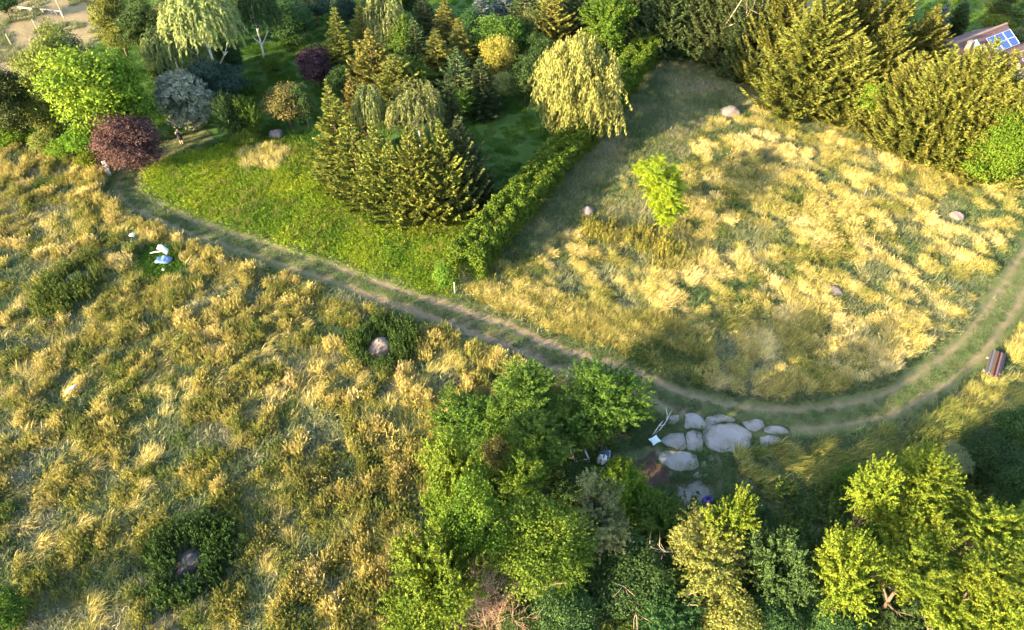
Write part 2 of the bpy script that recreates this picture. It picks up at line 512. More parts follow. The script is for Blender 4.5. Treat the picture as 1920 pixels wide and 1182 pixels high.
def ground_mat():
    m, nt, out = new_mat('meadow_ground')
    tc = nd(nt, 'ShaderNodeTexCoord')
    P = tc.outputs['Object']
    fine = noise_tex(nt, 3.0, 6, 0.7, P); mid = noise_tex(nt, 0.55, 4, 0.6, P); big = noise_tex(nt, 0.12, 3, 0.5, P)
    col = mixc(nt, fine, (0.095, 0.095, 0.052), (0.21, 0.195, 0.115))
    col = mixc(nt, mapr(nt, mid, 0.42, 0.62, 0, 0.8), col, (0.058, 0.085, 0.030))
    def by(name, colr, k=1.0):
        nonlocal col
        a = nd(nt, 'ShaderNodeAttribute', attribute_name=name)
        v = mapr(nt, mth(nt, 'ADD', a.outputs['Fac'], mth(nt, 'MULTIPLY', mth(nt, 'SUBTRACT', fine, 0.5), 0.8)), 0.35, 0.65, 0, k)
        col = mixc(nt, v, col, colr)
    by('lawn', mixc(nt, fine, (0.030, 0.070, 0.016), (0.068, 0.120, 0.026)))
    by('dry', mixc(nt, mid, (0.10, 0.095, 0.045), (0.25, 0.19, 0.115)))
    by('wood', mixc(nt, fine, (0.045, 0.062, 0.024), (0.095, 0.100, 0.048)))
    by('soil', mixc(nt, fine, (0.030, 0.020, 0.015), (0.090, 0.062, 0.045)))
    by('rubble', mixc(nt, fine, (0.09, 0.085, 0.08), (0.26, 0.24, 0.23)), 0.75)
    p = nd(nt, 'ShaderNodeBsdfPrincipled')
    p.inputs['Roughness'].default_value = 0.95; p.inputs['Specular IOR Level'].default_value = 0.1
    nt.links.new(col, p.inputs['Base Color'])
    b = nd(nt, 'ShaderNodeBump'); b.inputs['Strength'].default_value = 0.8; b.inputs['Distance'].default_value = 0.12
    nt.links.new(noise_tex(nt, 5.0, 6, 0.7, P), b.inputs['Height'])
    nt.links.new(b.outputs[0], p.inputs['Normal'])
    nt.links.new(p.outputs[0], out.inputs[0])
    return m
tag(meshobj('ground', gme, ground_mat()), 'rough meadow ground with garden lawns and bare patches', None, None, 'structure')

# ---- the track: a strip with two worn ruts pressed into it
def track_strip():
    us = np.array([-1.0, -0.82, -0.66, -0.52, -0.42, -0.3, -0.15, 0, 0.15, 0.3, 0.42, 0.52, 0.66, 0.82, 1.0])
    prof = np.array([0.0, 0.0, 0.0, -0.035, -0.05, -0.035, 0.0, 0.015, 0.0, -0.035, -0.05, -0.035, 0.0, 0.0, 0.0])
    # resample to even 0.5 m steps
    seg = np.hypot(*np.diff(TRACK, axis=0).T); s = np.concatenate([[0], np.cumsum(seg)])
    ss = np.arange(0, s[-1], 0.5)
    cx_, cy_ = np.interp(ss, s, TRACK[:, 0]), np.interp(ss, s, TRACK[:, 1])
    tx, ty = np.gradient(cx_), np.gradient(cy_); ln = np.hypot(tx, ty); nxn, nyn = -ty / ln, tx / ln
    # wider where it is trampled near the yard
    dd = np.hypot(cx_ - at(980, 640)[0], cy_ - at(980, 640)[1])
    hw = 1.5 + 0.9 * np.exp(-(dd / 9.0) ** 2) + 0.25 * (vnoise(ss / 4, ss * 0, 71) - 0.5)
    v, U, S, W = [], [], [], []
    trod = np.exp(-(dd / 10.0) ** 2)
    for i in range(len(ss)):
        for u, pz in zip(us, prof):
            # fixed gauge for the ruts, the verges take the rest
            off = u * 1.75 if abs(u) <= 0.66 else math.copysign(0.66 * 1.75 + (abs(u) - 0.66) / 0.34 * (hw[i] - 0.66 * 1.75), u)
            x, y = cx_[i] + nxn[i] * off, cy_[i] + nyn[i] * off
            edge = 0.0 if abs(u) < 0.99 else -0.05
            v.append((x, y, float(hgt(x, y)) + 0.075 + pz + edge)); U.append(u); S.append(ss[i]); W.append(trod[i])
    k = len(us)
    f = [(i * k + j, i * k + j + 1, (i + 1) * k + j + 1, (i + 1) * k + j) for i in range(len(ss) - 1) for j in range(k - 1)]
    f = [q[::-1] for q in f]
    return pymesh('dirt_track', v, f, True, dict(across=U, trod=W))

def track_mat():
    m, nt, out = new_mat('track_earth')
    tc = nd(nt, 'ShaderNodeTexCoord'); P = tc.outputs['Object']
    a = nd(nt, 'ShaderNodeAttribute', attribute_name='across'); tr = nd(nt, 'ShaderNodeAttribute', attribute_name='trod')
    fine = noise_tex(nt, 4.0, 6, 0.7, P); mid = noise_tex(nt, 1.2, 4, 0.65, P)
    au = mth(nt, 'ABSOLUTE', a.outputs['Fac'])
    d = mth(nt, 'ABSOLUTE', mth(nt, 'SUBTRACT', au, 0.42))                     # distance from a rut's middle
    d = mth(nt, 'ADD', d, mth(nt, 'MULTIPLY', mth(nt, 'SUBTRACT', mid, 0.44), 0.75))
    d = mth(nt, 'ADD', d, mth(nt, 'MULTIPLY', mth(nt, 'SUBTRACT', fine, 0.5), 0.55))
    d = mth(nt, 'SUBTRACT', d, mth(nt, 'MULTIPLY', tr.outputs['Fac'], 0.34))
    bare = mapr(nt, d, -0.02, 0.24, 0.92, 0)
    grass = mixc(nt, fine, (0.050, 0.072, 0.024), (0.120, 0.125, 0.052))
    earth = mixc(nt, fine, (0.105, 0.082, 0.052), (0.235, 0.180, 0.120))
    col = mixc(nt, bare, grass, earth)
    p = nd(nt, 'ShaderNodeBsdfPrincipled')
    p.inputs['Roughness'].default_value = 0.95; p.inputs['Specular IOR Level'].default_value = 0.1
    nt.links.new(col, p.inputs['Base Color'])
    b = nd(nt, 'ShaderNodeBump'); b.inputs['Strength'].default_value = 0.7; b.inputs['Distance'].default_value = 0.08
    nt.links.new(noise_tex(nt, 7.0, 6, 0.7, P), b.inputs['Height']); nt.links.new(b.outputs[0], p.inputs['Normal'])
    nt.links.new(p.outputs[0], out.inputs[0])
    return m
tag(meshobj('dirt_track', track_strip(), track_mat()), 'grassy dirt track with two worn ruts curving through the meadows', None, None, 'structure')

# ---- old concrete paving, broken into slabs with grass in the joints
M['concrete'] = plain('old_concrete', (0.235, 0.216, 0.205), 0.75, 0.45, 1.6, 0.3, c2=(0.125, 0.108, 0.080), bump=0.25, coords='Object', detail=6)
pav = empty('concrete_paving', (float(SLAB_C[0]), float(SLAB_C[1]), 0.0))
tag(pav, 'old broken grey concrete paving with grass in its joints beside the track', None, None, 'structure')
for si, s in enumerate(SLABS):
    c = s.mean(0)
    zt = float(hgt(c[0], c[1])) + 0.085
    loc = [(p[0] - c[0], p[1] - c[1]) for p in s]
    n = len(loc)
    rag = [1.0] * n
    top = [(x * r, y * r, 0.0) for (x, y), r in zip(loc, rag)]
    lip = [(x * r * 1.03 + 0.0, y * r * 1.03, -0.025) for (x, y), r in zip(loc, rag)]
    bot = [(x * r * 1.03, y * r * 1.03, -0.25) for (x, y), r in zip(loc, rag)]
    v = top + lip + bot
    f = [tuple(range(n))] + [(i, n + i, n + (i + 1) % n, (i + 1) % n) for i in range(n)] + [(n + i, 2 * n + i, 2 * n + (i + 1) % n, n + (i + 1) % n) for i in range(n)]
    if Vector((0, 0, 1)).dot((Vector(top[1]) - Vector(top[0])).cross(Vector(top[2]) - Vector(top[1]))) < 0: f = [q[::-1] for q in f]
    meshobj('slab', pymesh('slab', v, f), M['concrete'], pav, (c[0] - SLAB_C[0], c[1] - SLAB_C[1], zt + 0.01 * RNG.random()),
            (R(RNG.normal(0, 0.35)), R(RNG.normal(0, 0.35)), 0))
# ------------------------------------------------------------------ tree and plant makers
def rand_dirs(n, rng):
    d = rng.normal(size=(n, 3))
    return unit(d)

def crown_round(seed, n_cl, r_cl, n_leaf, l, w, zlow=-0.75, finger=0.0, lump=0.25, hollow=0.45, droop=False):
    """unit crown (radius 1, half height 1): leaf clumps spread through a lumpy volume"""
    rng = np.random.default_rng(seed)
    # a lumpy outline: radius depends on direction
    ld = rand_dirs(9, rng); la = rng.random(9)
    C = []
    tries = 0
    while len(C) < n_cl and tries < 20000:
        tries += 1
        d = rand_dirs(1, rng)[0]
        rr = 1 - lump + lump * 1.5 * max(0, max((d @ ld[k] - 0.55) / 0.45 * la[k] for k in range(9)))
        rad = (hollow + (1 - hollow) * rng.random() ** 0.5) * min(rr, 1.0)
        c = d * (rad - r_cl * 0.6)
        if c[2] < zlow: continue
        if d[2] < -0.2 and rng.random() < 0.45: continue
        if all(np.linalg.norm(c - q) > r_cl * 0.72 for q in C): C.append(c)
    Q, T = [], []
    for c in C:
        rc = r_cl * (0.6 + 0.9 * rng.random() ** 1.6)
        n = int(n_leaf * (rc / r_cl) ** 2)
        d = rand_dirs(n, rng)
        d[:, 2] = np.where(d[:, 2] < -0.3, -d[:, 2] * 0.5, d[:, 2])
        rad = rc * (0.45 + 0.6 * rng.random(n)) * (1 + 0.35 * (rng.random(n) < 0.15))
        sq = np.array([.8 + .5 * rng.random(), .8 + .5 * rng.random(), .55 + .4 * rng.random()])
        out = unit(c + 1e-6)
        pos = c + d * rad[:, None] * sq
        if finger > 0:                                     # leafy shoots that reach out and up
            ns = 7
            sd = unit(rand_dirs(ns, rng) * 0.8 + out * 0.9 + np.array([0, 0, 0.7])) if not droop else unit(rand_dirs(ns, rng) * .35 + out * .35 + np.array([0, 0, -1.0]))
            k = rng.integers(0, ns, n); t = rng.random(n)
            pos = c + sd[k] * (t * rc * (1.0 + finger))[:, None] + d * (rc * 0.34 * (1.15 - t))[:, None]
        axis_ = unit(d * 0.7 + rand_dirs(n, rng) * 0.9 + np.array([0, 0, -0.15])) if not droop else unit(d * .3 + rand_dirs(n, rng) * .5 + np.array([0, 0, -1.2]))
        nrm = unit(d * 0.6 + out * 0.5 + np.array([0, 0, 0.5]) + rand_dirs(n, rng) * 0.75)
        s = 0.7 + 0.6 * rng.random(n)
        Q.append(leaves(pos, axis_, nrm, l * s, w * s))
        T.append(np.clip(0.25 + 0.5 * rng.random() + 0.5 * (rng.random(n) - 0.5), 0, 1))
    n = int(len(C) * n_leaf * .22)                         # inner leaves added to block light, in the darker tints
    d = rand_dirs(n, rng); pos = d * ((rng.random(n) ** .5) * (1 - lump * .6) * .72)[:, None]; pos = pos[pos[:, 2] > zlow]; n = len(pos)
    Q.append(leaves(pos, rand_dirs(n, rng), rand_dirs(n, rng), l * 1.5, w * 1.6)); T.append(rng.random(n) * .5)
    return quadmesh('crown', np.concatenate(Q), np.concatenate(T)), C

def trunk_round(seed, n_limb=7, r0=0.06):
    """unit trunk: crown centre at height 1, crown radius 1"""
    rng = random.Random(seed)
    mb = MB()
    bx, by = rng.uniform(-.06, .06), rng.uniform(-.06, .06)
    mb.tube([(0, 0, -0.08), (bx * .3, by * .3, 0.3), (bx, by, 0.7), (bx * 1.5, by * 1.2, 1.15), (bx * 1.5, by * 1.5, 1.45)], [r0 * 1.3, r0, r0 * .8, r0 * .5, r0 * .15], 7)
    for k in range(n_limb):
        a = 2 * math.pi * (k + rng.random() * .6) / n_limb
        z0 = rng.uniform(.5, 1.1); L = rng.uniform(.5, .8); up = rng.uniform(.2, .42)
        c, s = math.cos(a), math.sin(a)
        p = [(bx, by, z0), (bx + c * L * .4, by + s * L * .4, z0 + up * .35), (bx + c * L * .75, by + s * L * .75, z0 + up * .8), (bx + c * L, by + s * L, z0 + up)]
        mb.tube(p, [r0 * .5, r0 * .36, r0 * .2, r0 * .06], 5)
        for q in range(2):
            a2 = a + rng.uniform(-.9, .9); c2, s2 = math.cos(a2), math.sin(a2)
            b0 = Vector(p[1 + q])
            mb.tube([b0, b0 + Vector((c2 * .18, s2 * .18, .1)), b0 + Vector((c2 * .34, s2 * .34, .16))], [r0 * .2, r0 * .13, r0 * .04], 4)
    return mb.mesh('trunk', True)

def spruce(seed, H=10.0, RB=3.0, whorls=26, per=9, droop=0.25, tipup=0.35, dens=1.0, shape=0.9, wid=0.15, base=0.04, rough=0.18, cyl=False):
    """a conifer: whorls of branches that sag and turn up, hung with flat needle sprays"""
    rng = np.random.default_rng(seed)
    Cs, As, Ns, Ls, Ws, Ts = [], [], [], [], [], []
    mb = MB()
    mb.tube([(0, 0, -0.3), (0, 0, H * .35), (0, 0, H * .75), (0, 0, H)], [0.2, 0.15, 0.07, 0.015], 7)
    for i in range(whorls):
        f = i / (whorls - 1)
        z0 = H * (base + (0.985 - base) * f ** 0.92)
        Rz = RB * (max(0.0, 1 - f) ** shape * 0.97 + 0.03)
        if cyl: Rz = RB * (math.sin(min(1, (1 - f) * 1.6 + .08) * math.pi / 2))
        nb = max(4, int(per * (0.55 + 0.6 * (1 - f))))
        for b in range(nb):
            a = 2 * math.pi * (b + rng.random() * .8) / nb + i * 0.7
            L = Rz * (1 - rough + 2 * rough * rng.random()) * (1.0 if rng.random() > .08 else 1.18)
            if L < 0.12: L = 0.12
            dirh = np.array([math.cos(a), math.sin(a), 0]); side = np.array([-math.sin(a), math.cos(a), 0])
            tint_b = rng.random() * 0.5 + 0.1
            rise = (0.55 * f - droop * (1 - f)) + rng.normal(0, .06)
            zz = z0 + rng.normal(0, .12)
            if L > 0.8 and i % 2 == 0 and b % 2 == 0:
                mb.tube([(0, 0, zz), dirh * L * .5 + np.array([0, 0, zz + rise * L * .5]), dirh * L * .9 + np.array([0, 0, zz + L * (rise * .9 + tipup * .7)])], [.045, .028, .008], 4)
            n_tw = max(3, int(L / 0.12 * dens))
            for k in range(n_tw):
                t = 0.22 + 0.78 * (k + rng.random() * .7) / n_tw
                t = min(t, 1.0)
                p = dirh * L * t + np.array([0, 0, zz + L * (rise * t + tipup * t ** 3)])
                tl = (0.30 * L * (1.05 - t) + 0.16) * (0.7 + .5 * rng.random())
                for sg in ((-1, 1) if t < .97 else (0,)):
                    td = unit(dirh * (0.75 + .3 * rng.random()) + side * sg * (0.85 - .4 * t) + np.array([0, 0, 0.12 + tipup * t * t + rng.normal(0, .12)]))
                    m = max(1, int(tl / 0.2))
                    for q in range(m):
                        Cs.append(p + td * tl * (q + .5) / m + rng.normal(0, .025, 3)); As.append(td + rng.normal(0, .18, 3))
                        Ns.append(np.array([0, 0, .8]) + rng.normal(0, .5, 3) + dirh * .35)
                        Ls.append(max(.26, tl / m * 1.8)); Ws.append(wid * (0.9 + .6 * rng.random()))
                        Ts.append(np.clip(tint_b + .35 * t * rng.random() + .25 * (rng.random() - .3), 0, 1))
            # needles hanging under and standing over the branch
            for k in range(int(n_tw * 1.3)):
                t = 0.25 + .75 * rng.random()
                p = dirh * L * t + np.array([0, 0, zz + L * (rise * t + tipup * t ** 3)]) + side * rng.normal(0, .12 * L * (1.1 - t) + .02)
                td = unit(dirh * .7 + np.array([0, 0, rng.choice((-.5, .7))]) + rng.normal(0, .3, 3))
                Cs.append(p); As.append(td); Ns.append(side + rng.normal(0, .5, 3)); Ls.append(.24 + .14 * rng.random()); Ws.append(wid * .9)
                Ts.append(np.clip(tint_b + .3 * rng.random(), 0, 1))
    # leader
    for k in range(14):
        a = rng.random() * 6.28
        Cs.append(np.array([0, 0, H * (.965 + .045 * rng.random())])); As.append(np.array([math.cos(a) * .5, math.sin(a) * .5, 1.0])); Ns.append(np.array([math.sin(a), math.cos(a), .2]))
        Ls.append(.26); Ws.append(wid * .6); Ts.append(.5)
    Q = leaves(np.array(Cs), np.array(As), np.array(Ns), np.array(Ls), np.array(Ws))
    return quadmesh('needles', Q, np.array(Ts)), mb.mesh('trunk', True)

def weeping(seed, strands=520, segl=0.085, l=0.085, w=0.022, drop=(0.5, 1.25), gaps=0.35, lobes=8, domes=None):
    """unit weeping crown: strands of narrow leaves that hang from arching limbs"""
    rng = np.random.default_rng(seed)
    Cs, As, Ns, Ls, Ws, Ts = [], [], [], [], [], []
    lobec = [(unit(np.array([math.cos(a), math.sin(a), rng.uniform(-.1, 1.3)])), rng.random()) for a in np.linspace(0, 6.28, lobes, endpoint=False) + rng.normal(0, .3, lobes)]
    for s in range(strands):
        dl, tl = lobec[rng.integers(0, lobes)]
        d = unit(dl + rng.normal(0, .42, 3))
        if d[2] < -0.25: d[2] *= -.5
        r = (0.5 + .5 * rng.random() ** .5) * (0.82 + .18 * tl)
        p = d * np.array([r, r, r * .95])
        if domes:
            dm = domes[rng.integers(0, len(domes))]
            p = np.array(dm[:3]) + p * dm[3]
            tl = tl * .5 + .5 * dm[4]
        v = unit(np.array([d[0], d[1], 0.35]) * .7 + rng.normal(0, .15, 3))
        n = int(rng.uniform(*drop) / segl * (0.6 + .4 * max(0, d[2]) + .25))
        st = np.clip(tl * .5 + .5 * rng.random() - .1, 0, 1)
        for k in range(n):
            v = unit(v * .72 + np.array([0, 0, -0.36]) + rng.normal(0, .05, 3))
            p = p + v * segl * .62
            if p[2] < -1.0: break
            for q in range(2):
                a = rng.random() * 6.28
                Cs.append(p + rng.normal(0, .012, 3)); As.append(v + .75 * np.array([math.cos(a), math.sin(a), 0])); Ns.append(np.array([d[0], d[1], .3]) + rng.normal(0, .5, 3))
                Ls.append(l * (.7 + .6 * rng.random())); Ws.append(w * (.7 + .7 * rng.random())); Ts.append(np.clip(st + .4 * (rng.random() - .5), 0, 1))
    return quadmesh('crown', leaves(np.array(Cs), np.array(As), np.array(Ns), np.array(Ls), np.array(Ws)), np.array(Ts))

def twig_bush(seed, n=90, r=.006, forks=3):
    """unit bare bush: thin forking twigs that spray from the middle"""
    rng = random.Random(seed)
    mb = MB()
    def grow(p, d, L, rad, lev):
        pts = [p]; q = Vector(p); dd = Vector(d)
        for k in range(3):
            dd = (dd + Vector((rng.gauss(0, .16), rng.gauss(0, .16), rng.gauss(0, .1) - .04))).normalized()
            q = q + dd * L / 3; pts.append(q.copy())
        mb.tube(pts, [rad, rad * .8, rad * .6, rad * .3], 3)
        if lev:
            for c in range(rng.randint(2, forks)):
                grow(pts[rng.randint(1, 3)], (dd + Vector((rng.gauss(0, .45), rng.gauss(0, .45), rng.gauss(.05, .35)))).normalized(), L * rng.uniform(.5, .75), rad * .62, lev - 1)
    for k in range(n):
        a = rng.random() * 6.283; e = rng.uniform(.1, 1.3)
        grow(Vector((rng.gauss(0, .1), rng.gauss(0, .1), 0.02)), Vector((math.cos(a) * math.cos(e), math.sin(a) * math.cos(e), math.sin(e))), rng.uniform(.35, .55), r, 2)
    return mb.mesh('twigs')

gc = 'mixed conifers at the back of the garden'
gg = 'spruces of the dense grove on the green meadow'
# ---- protos (made once, shared by the copies)
CR = {}
for k, (args, kw) in dict(
        L1=((11, 105, 0.225, 190, 0.050, 0.034), {}), L2=((12, 95, 0.23, 190, 0.050, 0.034), dict(lump=.52)), L3=((13, 105, 0.22, 190, 0.048, 0.032), dict(lump=.42)),
        M1=((21, 66, 0.27, 150, 0.070, 0.046), {}), M2=((22, 62, 0.27, 150, 0.070, 0.046), dict(lump=.38)), M3=((23, 66, 0.26, 150, 0.070, 0.046), dict(lump=.33)),
        F1=((31, 58, 0.25, 230, 0.075, 0.036), dict(finger=1.0, lump=.55)), F2=((32, 54, 0.26, 230, 0.075, 0.036), dict(finger=1.2, lump=.6)), F3=((33, 60, 0.24, 230, 0.072, 0.035), dict(finger=0.9, lump=.55)),
        S1=((41, 60, 0.28, 100, 0.095, 0.056), dict(zlow=-.9, lump=.18)), S2=((42, 60, 0.28, 100, 0.092, 0.056), dict(zlow=-.9, lump=.25)),
        W1=((75, 150, 0.19, 260, 0.055, 0.020), dict(finger=1.6, lump=.42, zlow=-.8, droop=True, hollow=.5)),
        E1=((51, 340, 0.105, 40, 0.09, 0.042), dict(zlow=-.95, lump=.04, hollow=.8))).items():
    CR[k] = crown_round(*args, **kw)[0]
TR = {k: trunk_round(s) for k, s in (('a', 1), ('b', 2), ('c', 3))}
TR_THIN = trunk_round(9, 6, 0.035)
SPR = {}
for k, kw in dict(A=dict(seed=61, shape=1.08), B=dict(seed=62, rough=.3, whorls=24, shape=1.12), C=dict(seed=63, rough=.36, droop=.1, tipup=.5, whorls=22, wid=.17, shape=.98),
                  D=dict(seed=64, rough=.3, droop=.05, tipup=.6, whorls=24, wid=.17, shape=.95), G=dict(seed=67, H=15.0, RB=4.4, rough=.32, droop=.1, tipup=.5, whorls=34, per=12, wid=.15, shape=.95), K=dict(seed=68, H=15.0, RB=4.4, rough=.36, droop=.02, tipup=.6, whorls=32, per=11, wid=.15, shape=.9),
                  N=dict(seed=65, RB=1.6, whorls=30, per=8, rough=.2, droop=.2, wid=.13),
                  Y=dict(seed=66, RB=1.0, whorls=34, per=9, droop=-.9, tipup=.3, wid=.13, rough=.1, cyl=True)).items():
    SPR[k] = (spruce(**kw), kw.get('RB', 3.0), kw.get('H', 10.0))
WEEP = {'w2': weeping(72, 420, l=.12, w=.034, drop=(.4, 1.0)), 'w3': weeping(73, 420, l=.12, w=.034, drop=(.4, .9))}
TWIG = twig_bush(81)

def solve_round(cx, cy, w, h, zbot):
    """centre, radius and half height of a crown from its outline in the photograph"""
    a = 2.0
    for _ in range(30):
        zc = zbot + a
        c = at(cx, cy, zc); dp = depth(c)
        r = w / 2 * dp / FPX
        v = c - np.array([0, 0, CAM_H]); v = v / np.linalg.norm(v)
        st = -v[2]; ct = math.sqrt(1 - st * st)
        hh = h / 2 * dp / FPX
        an = math.sqrt(max(hh * hh - (r * st) ** 2, (0.35 * r) ** 2)) / ct
        a = 0.5 * a + 0.5 * min(max(an, 0.55 * r), 2.4 * r)
    return c, r, a

TREES = []
def round_tree(name, cat, label, cx, cy, w, h, mat, crown, zbot=1.0, trunk='a', group=None, bark='bark', rz=None, zmax=None):
    c, r, a = solve_round(cx, cy, w, h, zbot)
    g = float(hgt(c[0], c[1]))
    e = empty(name, (c[0], c[1], g), RNG.random() * 6.28 if rz is None else rz)
    tag(e, label, cat, group)
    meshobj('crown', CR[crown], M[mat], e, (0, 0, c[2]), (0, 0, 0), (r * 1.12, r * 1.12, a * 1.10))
    meshobj('trunk', TR[trunk], M[bark], e, (0, 0, 0), (0, 0, 0), (r * .85, r * .85, (c[2] + .4 * a) / 1.52))
    TREES.append((c[0], c[1], r))
    return e

def weep_tree(name, cat, label, cx, cy, w, h, mat, crown, zbot=0.6, bark='bark', group=None):
    c, r, a = solve_round(cx, cy, w, h, zbot)
    g = float(hgt(c[0], c[1]))
    e = tag(empty(name, (c[0], c[1], g), RNG.random() * 6.28), label, cat, group)
    meshobj('crown', WEEP[crown], M[mat], e, (0, 0, c[2]), (0, 0, 0), (r * 1.0, r * 1.0, a * 1.05))
    meshobj('trunk', TR['b'], M[bark], e, (0, 0, 0), (0, 0, 0), (r * .7, r * .7, (c[2] + .45 * a) / 1.52))
    TREES.append((c[0], c[1], r))
    return e

def conifer(name, label, tx, ty, by, w, mat, kind, cat='conifer', group=None):
    if group == gc: w, ty = w * 1.3, ty - 6
    if group == gg: w, ty = w * .92, ty - 9
    Y = at(960, by)[1]
    d = ray(960, ty); h = CAM_H + d[2] / d[1] * Y
    dp_tip = depth((0, Y, h)); X = (tx - PW / 2) / FPX * dp_tip
    r = w / 2 * depth((X, Y, h * .25)) / FPX * 1.12
    g = float(hgt(X, Y))
    (ndl, trk), rb, hb = SPR[{'C': 'G', 'D': 'K', 'A': 'G', 'B': 'K'}[kind] if group in ('sunlit golden conifers at the upper right', 'shaded conifers of the wood edge at the top') else kind]
    e = tag(empty(name, (X, Y, g), RNG.random() * 6.28), label, cat, group)
    sc = (r / rb, r / rb, h / hb)
    meshobj('needles', ndl, M[mat], e, (0, 0, 0), (0, 0, 0), sc)
    meshobj('trunk', trk, M['bark'], e, (0, 0, 0), (0, 0, 0), sc)
    TREES.append((X, Y, r))
    return e

# ------------------------------------------------------------------ trees, from the left of the photograph to the right
rt = round_tree
g1 = 'trees along the garden edge at upper left'
rt('broadleaf_tree', 'tree', 'olive green tree between the straw coloured field and the bright green tree', 88, 130, 125, 170, 'oak', 'L2', 2.5, group=g1)
rt('broadleaf_tree', 'tree', 'dark grey green tree cut by the left edge of the picture', 10, 185, 120, 140, 'oak_dark', 'L1', 0.8, group=g1)
rt('broadleaf_tree', 'tree', 'low olive tree below the tall olive tree at the left field corner', 75, 215, 80, 90, 'oak', 'M2', 0.2, group=g1)
rt('broadleaf_tree', 'tree', 'dark bush tree standing between the olive tree and the bright tree', 125, 105, 65, 90, 'blue_dark', 'M1', 0.8, group=g1)
rt('broadleaf_tree', 'tree', 'large bright green spreading tree above the copper leaved tree', 198, 165, 208, 200, 'bright', 'L3', 1.6, group=g1)
rt('copper_tree', 'tree', 'copper brown leaved tree beside the white board', 244, 262, 132, 112, 'copper', 'L1', 0.7, group=g1)
rt('broadleaf_tree', 'tree', 'small yellow green tree at the foot of the bright tree beside the left field', 150, 262, 70, 60, 'bright', 'M3', 0.1, group=g1)
rt('broadleaf_tree', 'tree', 'dark crown cut by the top left corner', 5, 8, 55, 40, 'dark', 'M1', 1.0)
rt('broadleaf_tree', 'tree', 'olive tree at the top edge right of the straw coloured field', 212, 35, 80, 115, 'oak', 'L1', 0.8)
rt('broadleaf_tree', 'tree', 'dark tree in shade between the olive tree and the birches at the top', 258, 45, 75, 110, 'dark', 'L2', 3.0)
rt('broadleaf_tree', 'tree', 'yellow green tree in front of the dark tree left of the birches', 290, 50, 55, 70, 'bronze', 'M2', 2.0)
weep_tree('birch_tree', 'tree', 'large pale weeping birch with white trunk at the top left', 380, 45, 145, 160, 'birch', 'w2', 3.5, 'bark_white', 'weeping birches')
weep_tree('birch_tree', 'tree', 'lower grey green weeping birch above the silver shrub', 322, 90, 110, 125, 'birch', 'w3', 2.0, 'bark_white', 'weeping birches')
weep_tree('birch_tree', 'tree', 'shaded dark birch at the top between the pale birch and the round dark tree', 475, 25, 95, 120, 'oak_dark', 'w2', 2.5, 'bark_white', 'weeping birches')
rt('silver_shrub', 'shrub', 'egg shaped silver leaved shrub behind the person', 346, 186, 94, 108, 'silver', 'E1', 0.1)
rt('shrub', 'shrub', 'large dark blue green shrub right of the silver shrub', 405, 145, 104, 100, 'blue_dark', 'L2', 0.8)
rt('broadleaf_tree', 'tree', 'round dark green tree at the top above the shaded lawn', 548, 38, 98, 84, 'dark', 'L1', 0.4)
rt('broadleaf_tree', 'tree', 'dark bluish tree at the top right of the round dark tree', 590, 5, 70, 70, 'blue_dark', 'L2', 0.6)
rt('purple_shrub', 'shrub', 'dark purple shrub on the shaded lawn beside the slim spruce', 592, 122, 76, 78, 'purple', 'M1', 0.2)
rt('bronze_shrub', 'shrub', 'round bronze green shrub above the grey garden boulder', 536, 195, 82, 88, 'bronze', 'M3', 0.2)
rt('shrub', 'shrub', 'dark shrub tucked behind the bronze shrub', 570, 195, 50, 80, 'dark', 'M2', 0.2)
for i, (x, y, w, h, m, t) in enumerate([(455, 165, 60, 50, 'mid', 'light green bush on the lawn right of the dark shrub'), (435, 220, 60, 85, 'dark', 'tall dark green bush right of the silver shrub'),
                                        (470, 222, 50, 70, 'mid', 'tall leafy bush left of the bronze shrub'), (460, 255, 50, 40, 'mid', 'low bush left of the grey garden boulder')]):
    rt('shrub', 'shrub', t, x, y, w, h, m, ('S1', 'F1', 'F2', 'S2')[i], 0.05)
# the top centre
cf = conifer
gc = 'mixed conifers at the back of the garden'
cf('spruce_tree', 'slim pale green spruce rising beside the purple shrub', 626, 20, 150, 56, 'spruce', 'N', group=gc)
cf('spruce_tree', 'olive spruce right of the slim pale spruce at the top', 672, 5, 115, 60, 'spruce_olive', 'B', group=gc)
weep_tree('birch_tree', 'tree', 'yellow topped weeping tree at the top centre left', 725, 40, 82, 125, 'birch', 'w3', 0.8)
cf('spruce_tree', 'broad olive spruce in front of the purple shrub gap', 690, 62, 190, 86, 'spruce_olive', 'C', group=gc)
cf('spruce_tree', 'second olive spruce right of the broad olive spruce', 738, 110, 215, 90, 'spruce_olive', 'D', group=gc)
cf('spruce_tree', 'dark spruce in shade behind the olive spruces', 775, 40, 150, 70, 'spruce_dark', 'A', group=gc)
cf('spruce_tree', 'olive spruce with sunlit tip at the top centre', 832, 5, 110, 52, 'spruce_olive', 'N', group=gc)
cf('spruce_tree', 'narrow golden tipped spruce below the top centre', 860, 42, 150, 56, 'spruce_gold', 'N', group=gc)
cf('spruce_tree', 'yellow green cypress like spruce in the middle of the conifers', 815, 62, 165, 64, 'spruce_gold', 'N', group=gc)
cf('spruce_tree', 'dark conifer below the golden tipped spruces', 855, 95, 205, 80, 'spruce_dark', 'B', group=gc)
cf('spruce_tree', 'dark conifer at the top between two sunlit spruces', 790, -10, 90, 60, 'spruce_dark', 'A', group=gc)
cf('blue_spruce', 'blue grey spruce at the top left of the orange tree', 900, -5, 80, 60, 'spruce_blue', 'A', group=gc)
cf('blue_spruce', 'second blue grey spruce at the top above the orange tree', 942, -15, 70, 56, 'spruce_blue', 'B', group=gc)
rt('broadleaf_tree', 'tree', 'round green tree with yellow top behind the orange tree', 950, 70, 130, 100, 'mid', 'L3', 0.6)
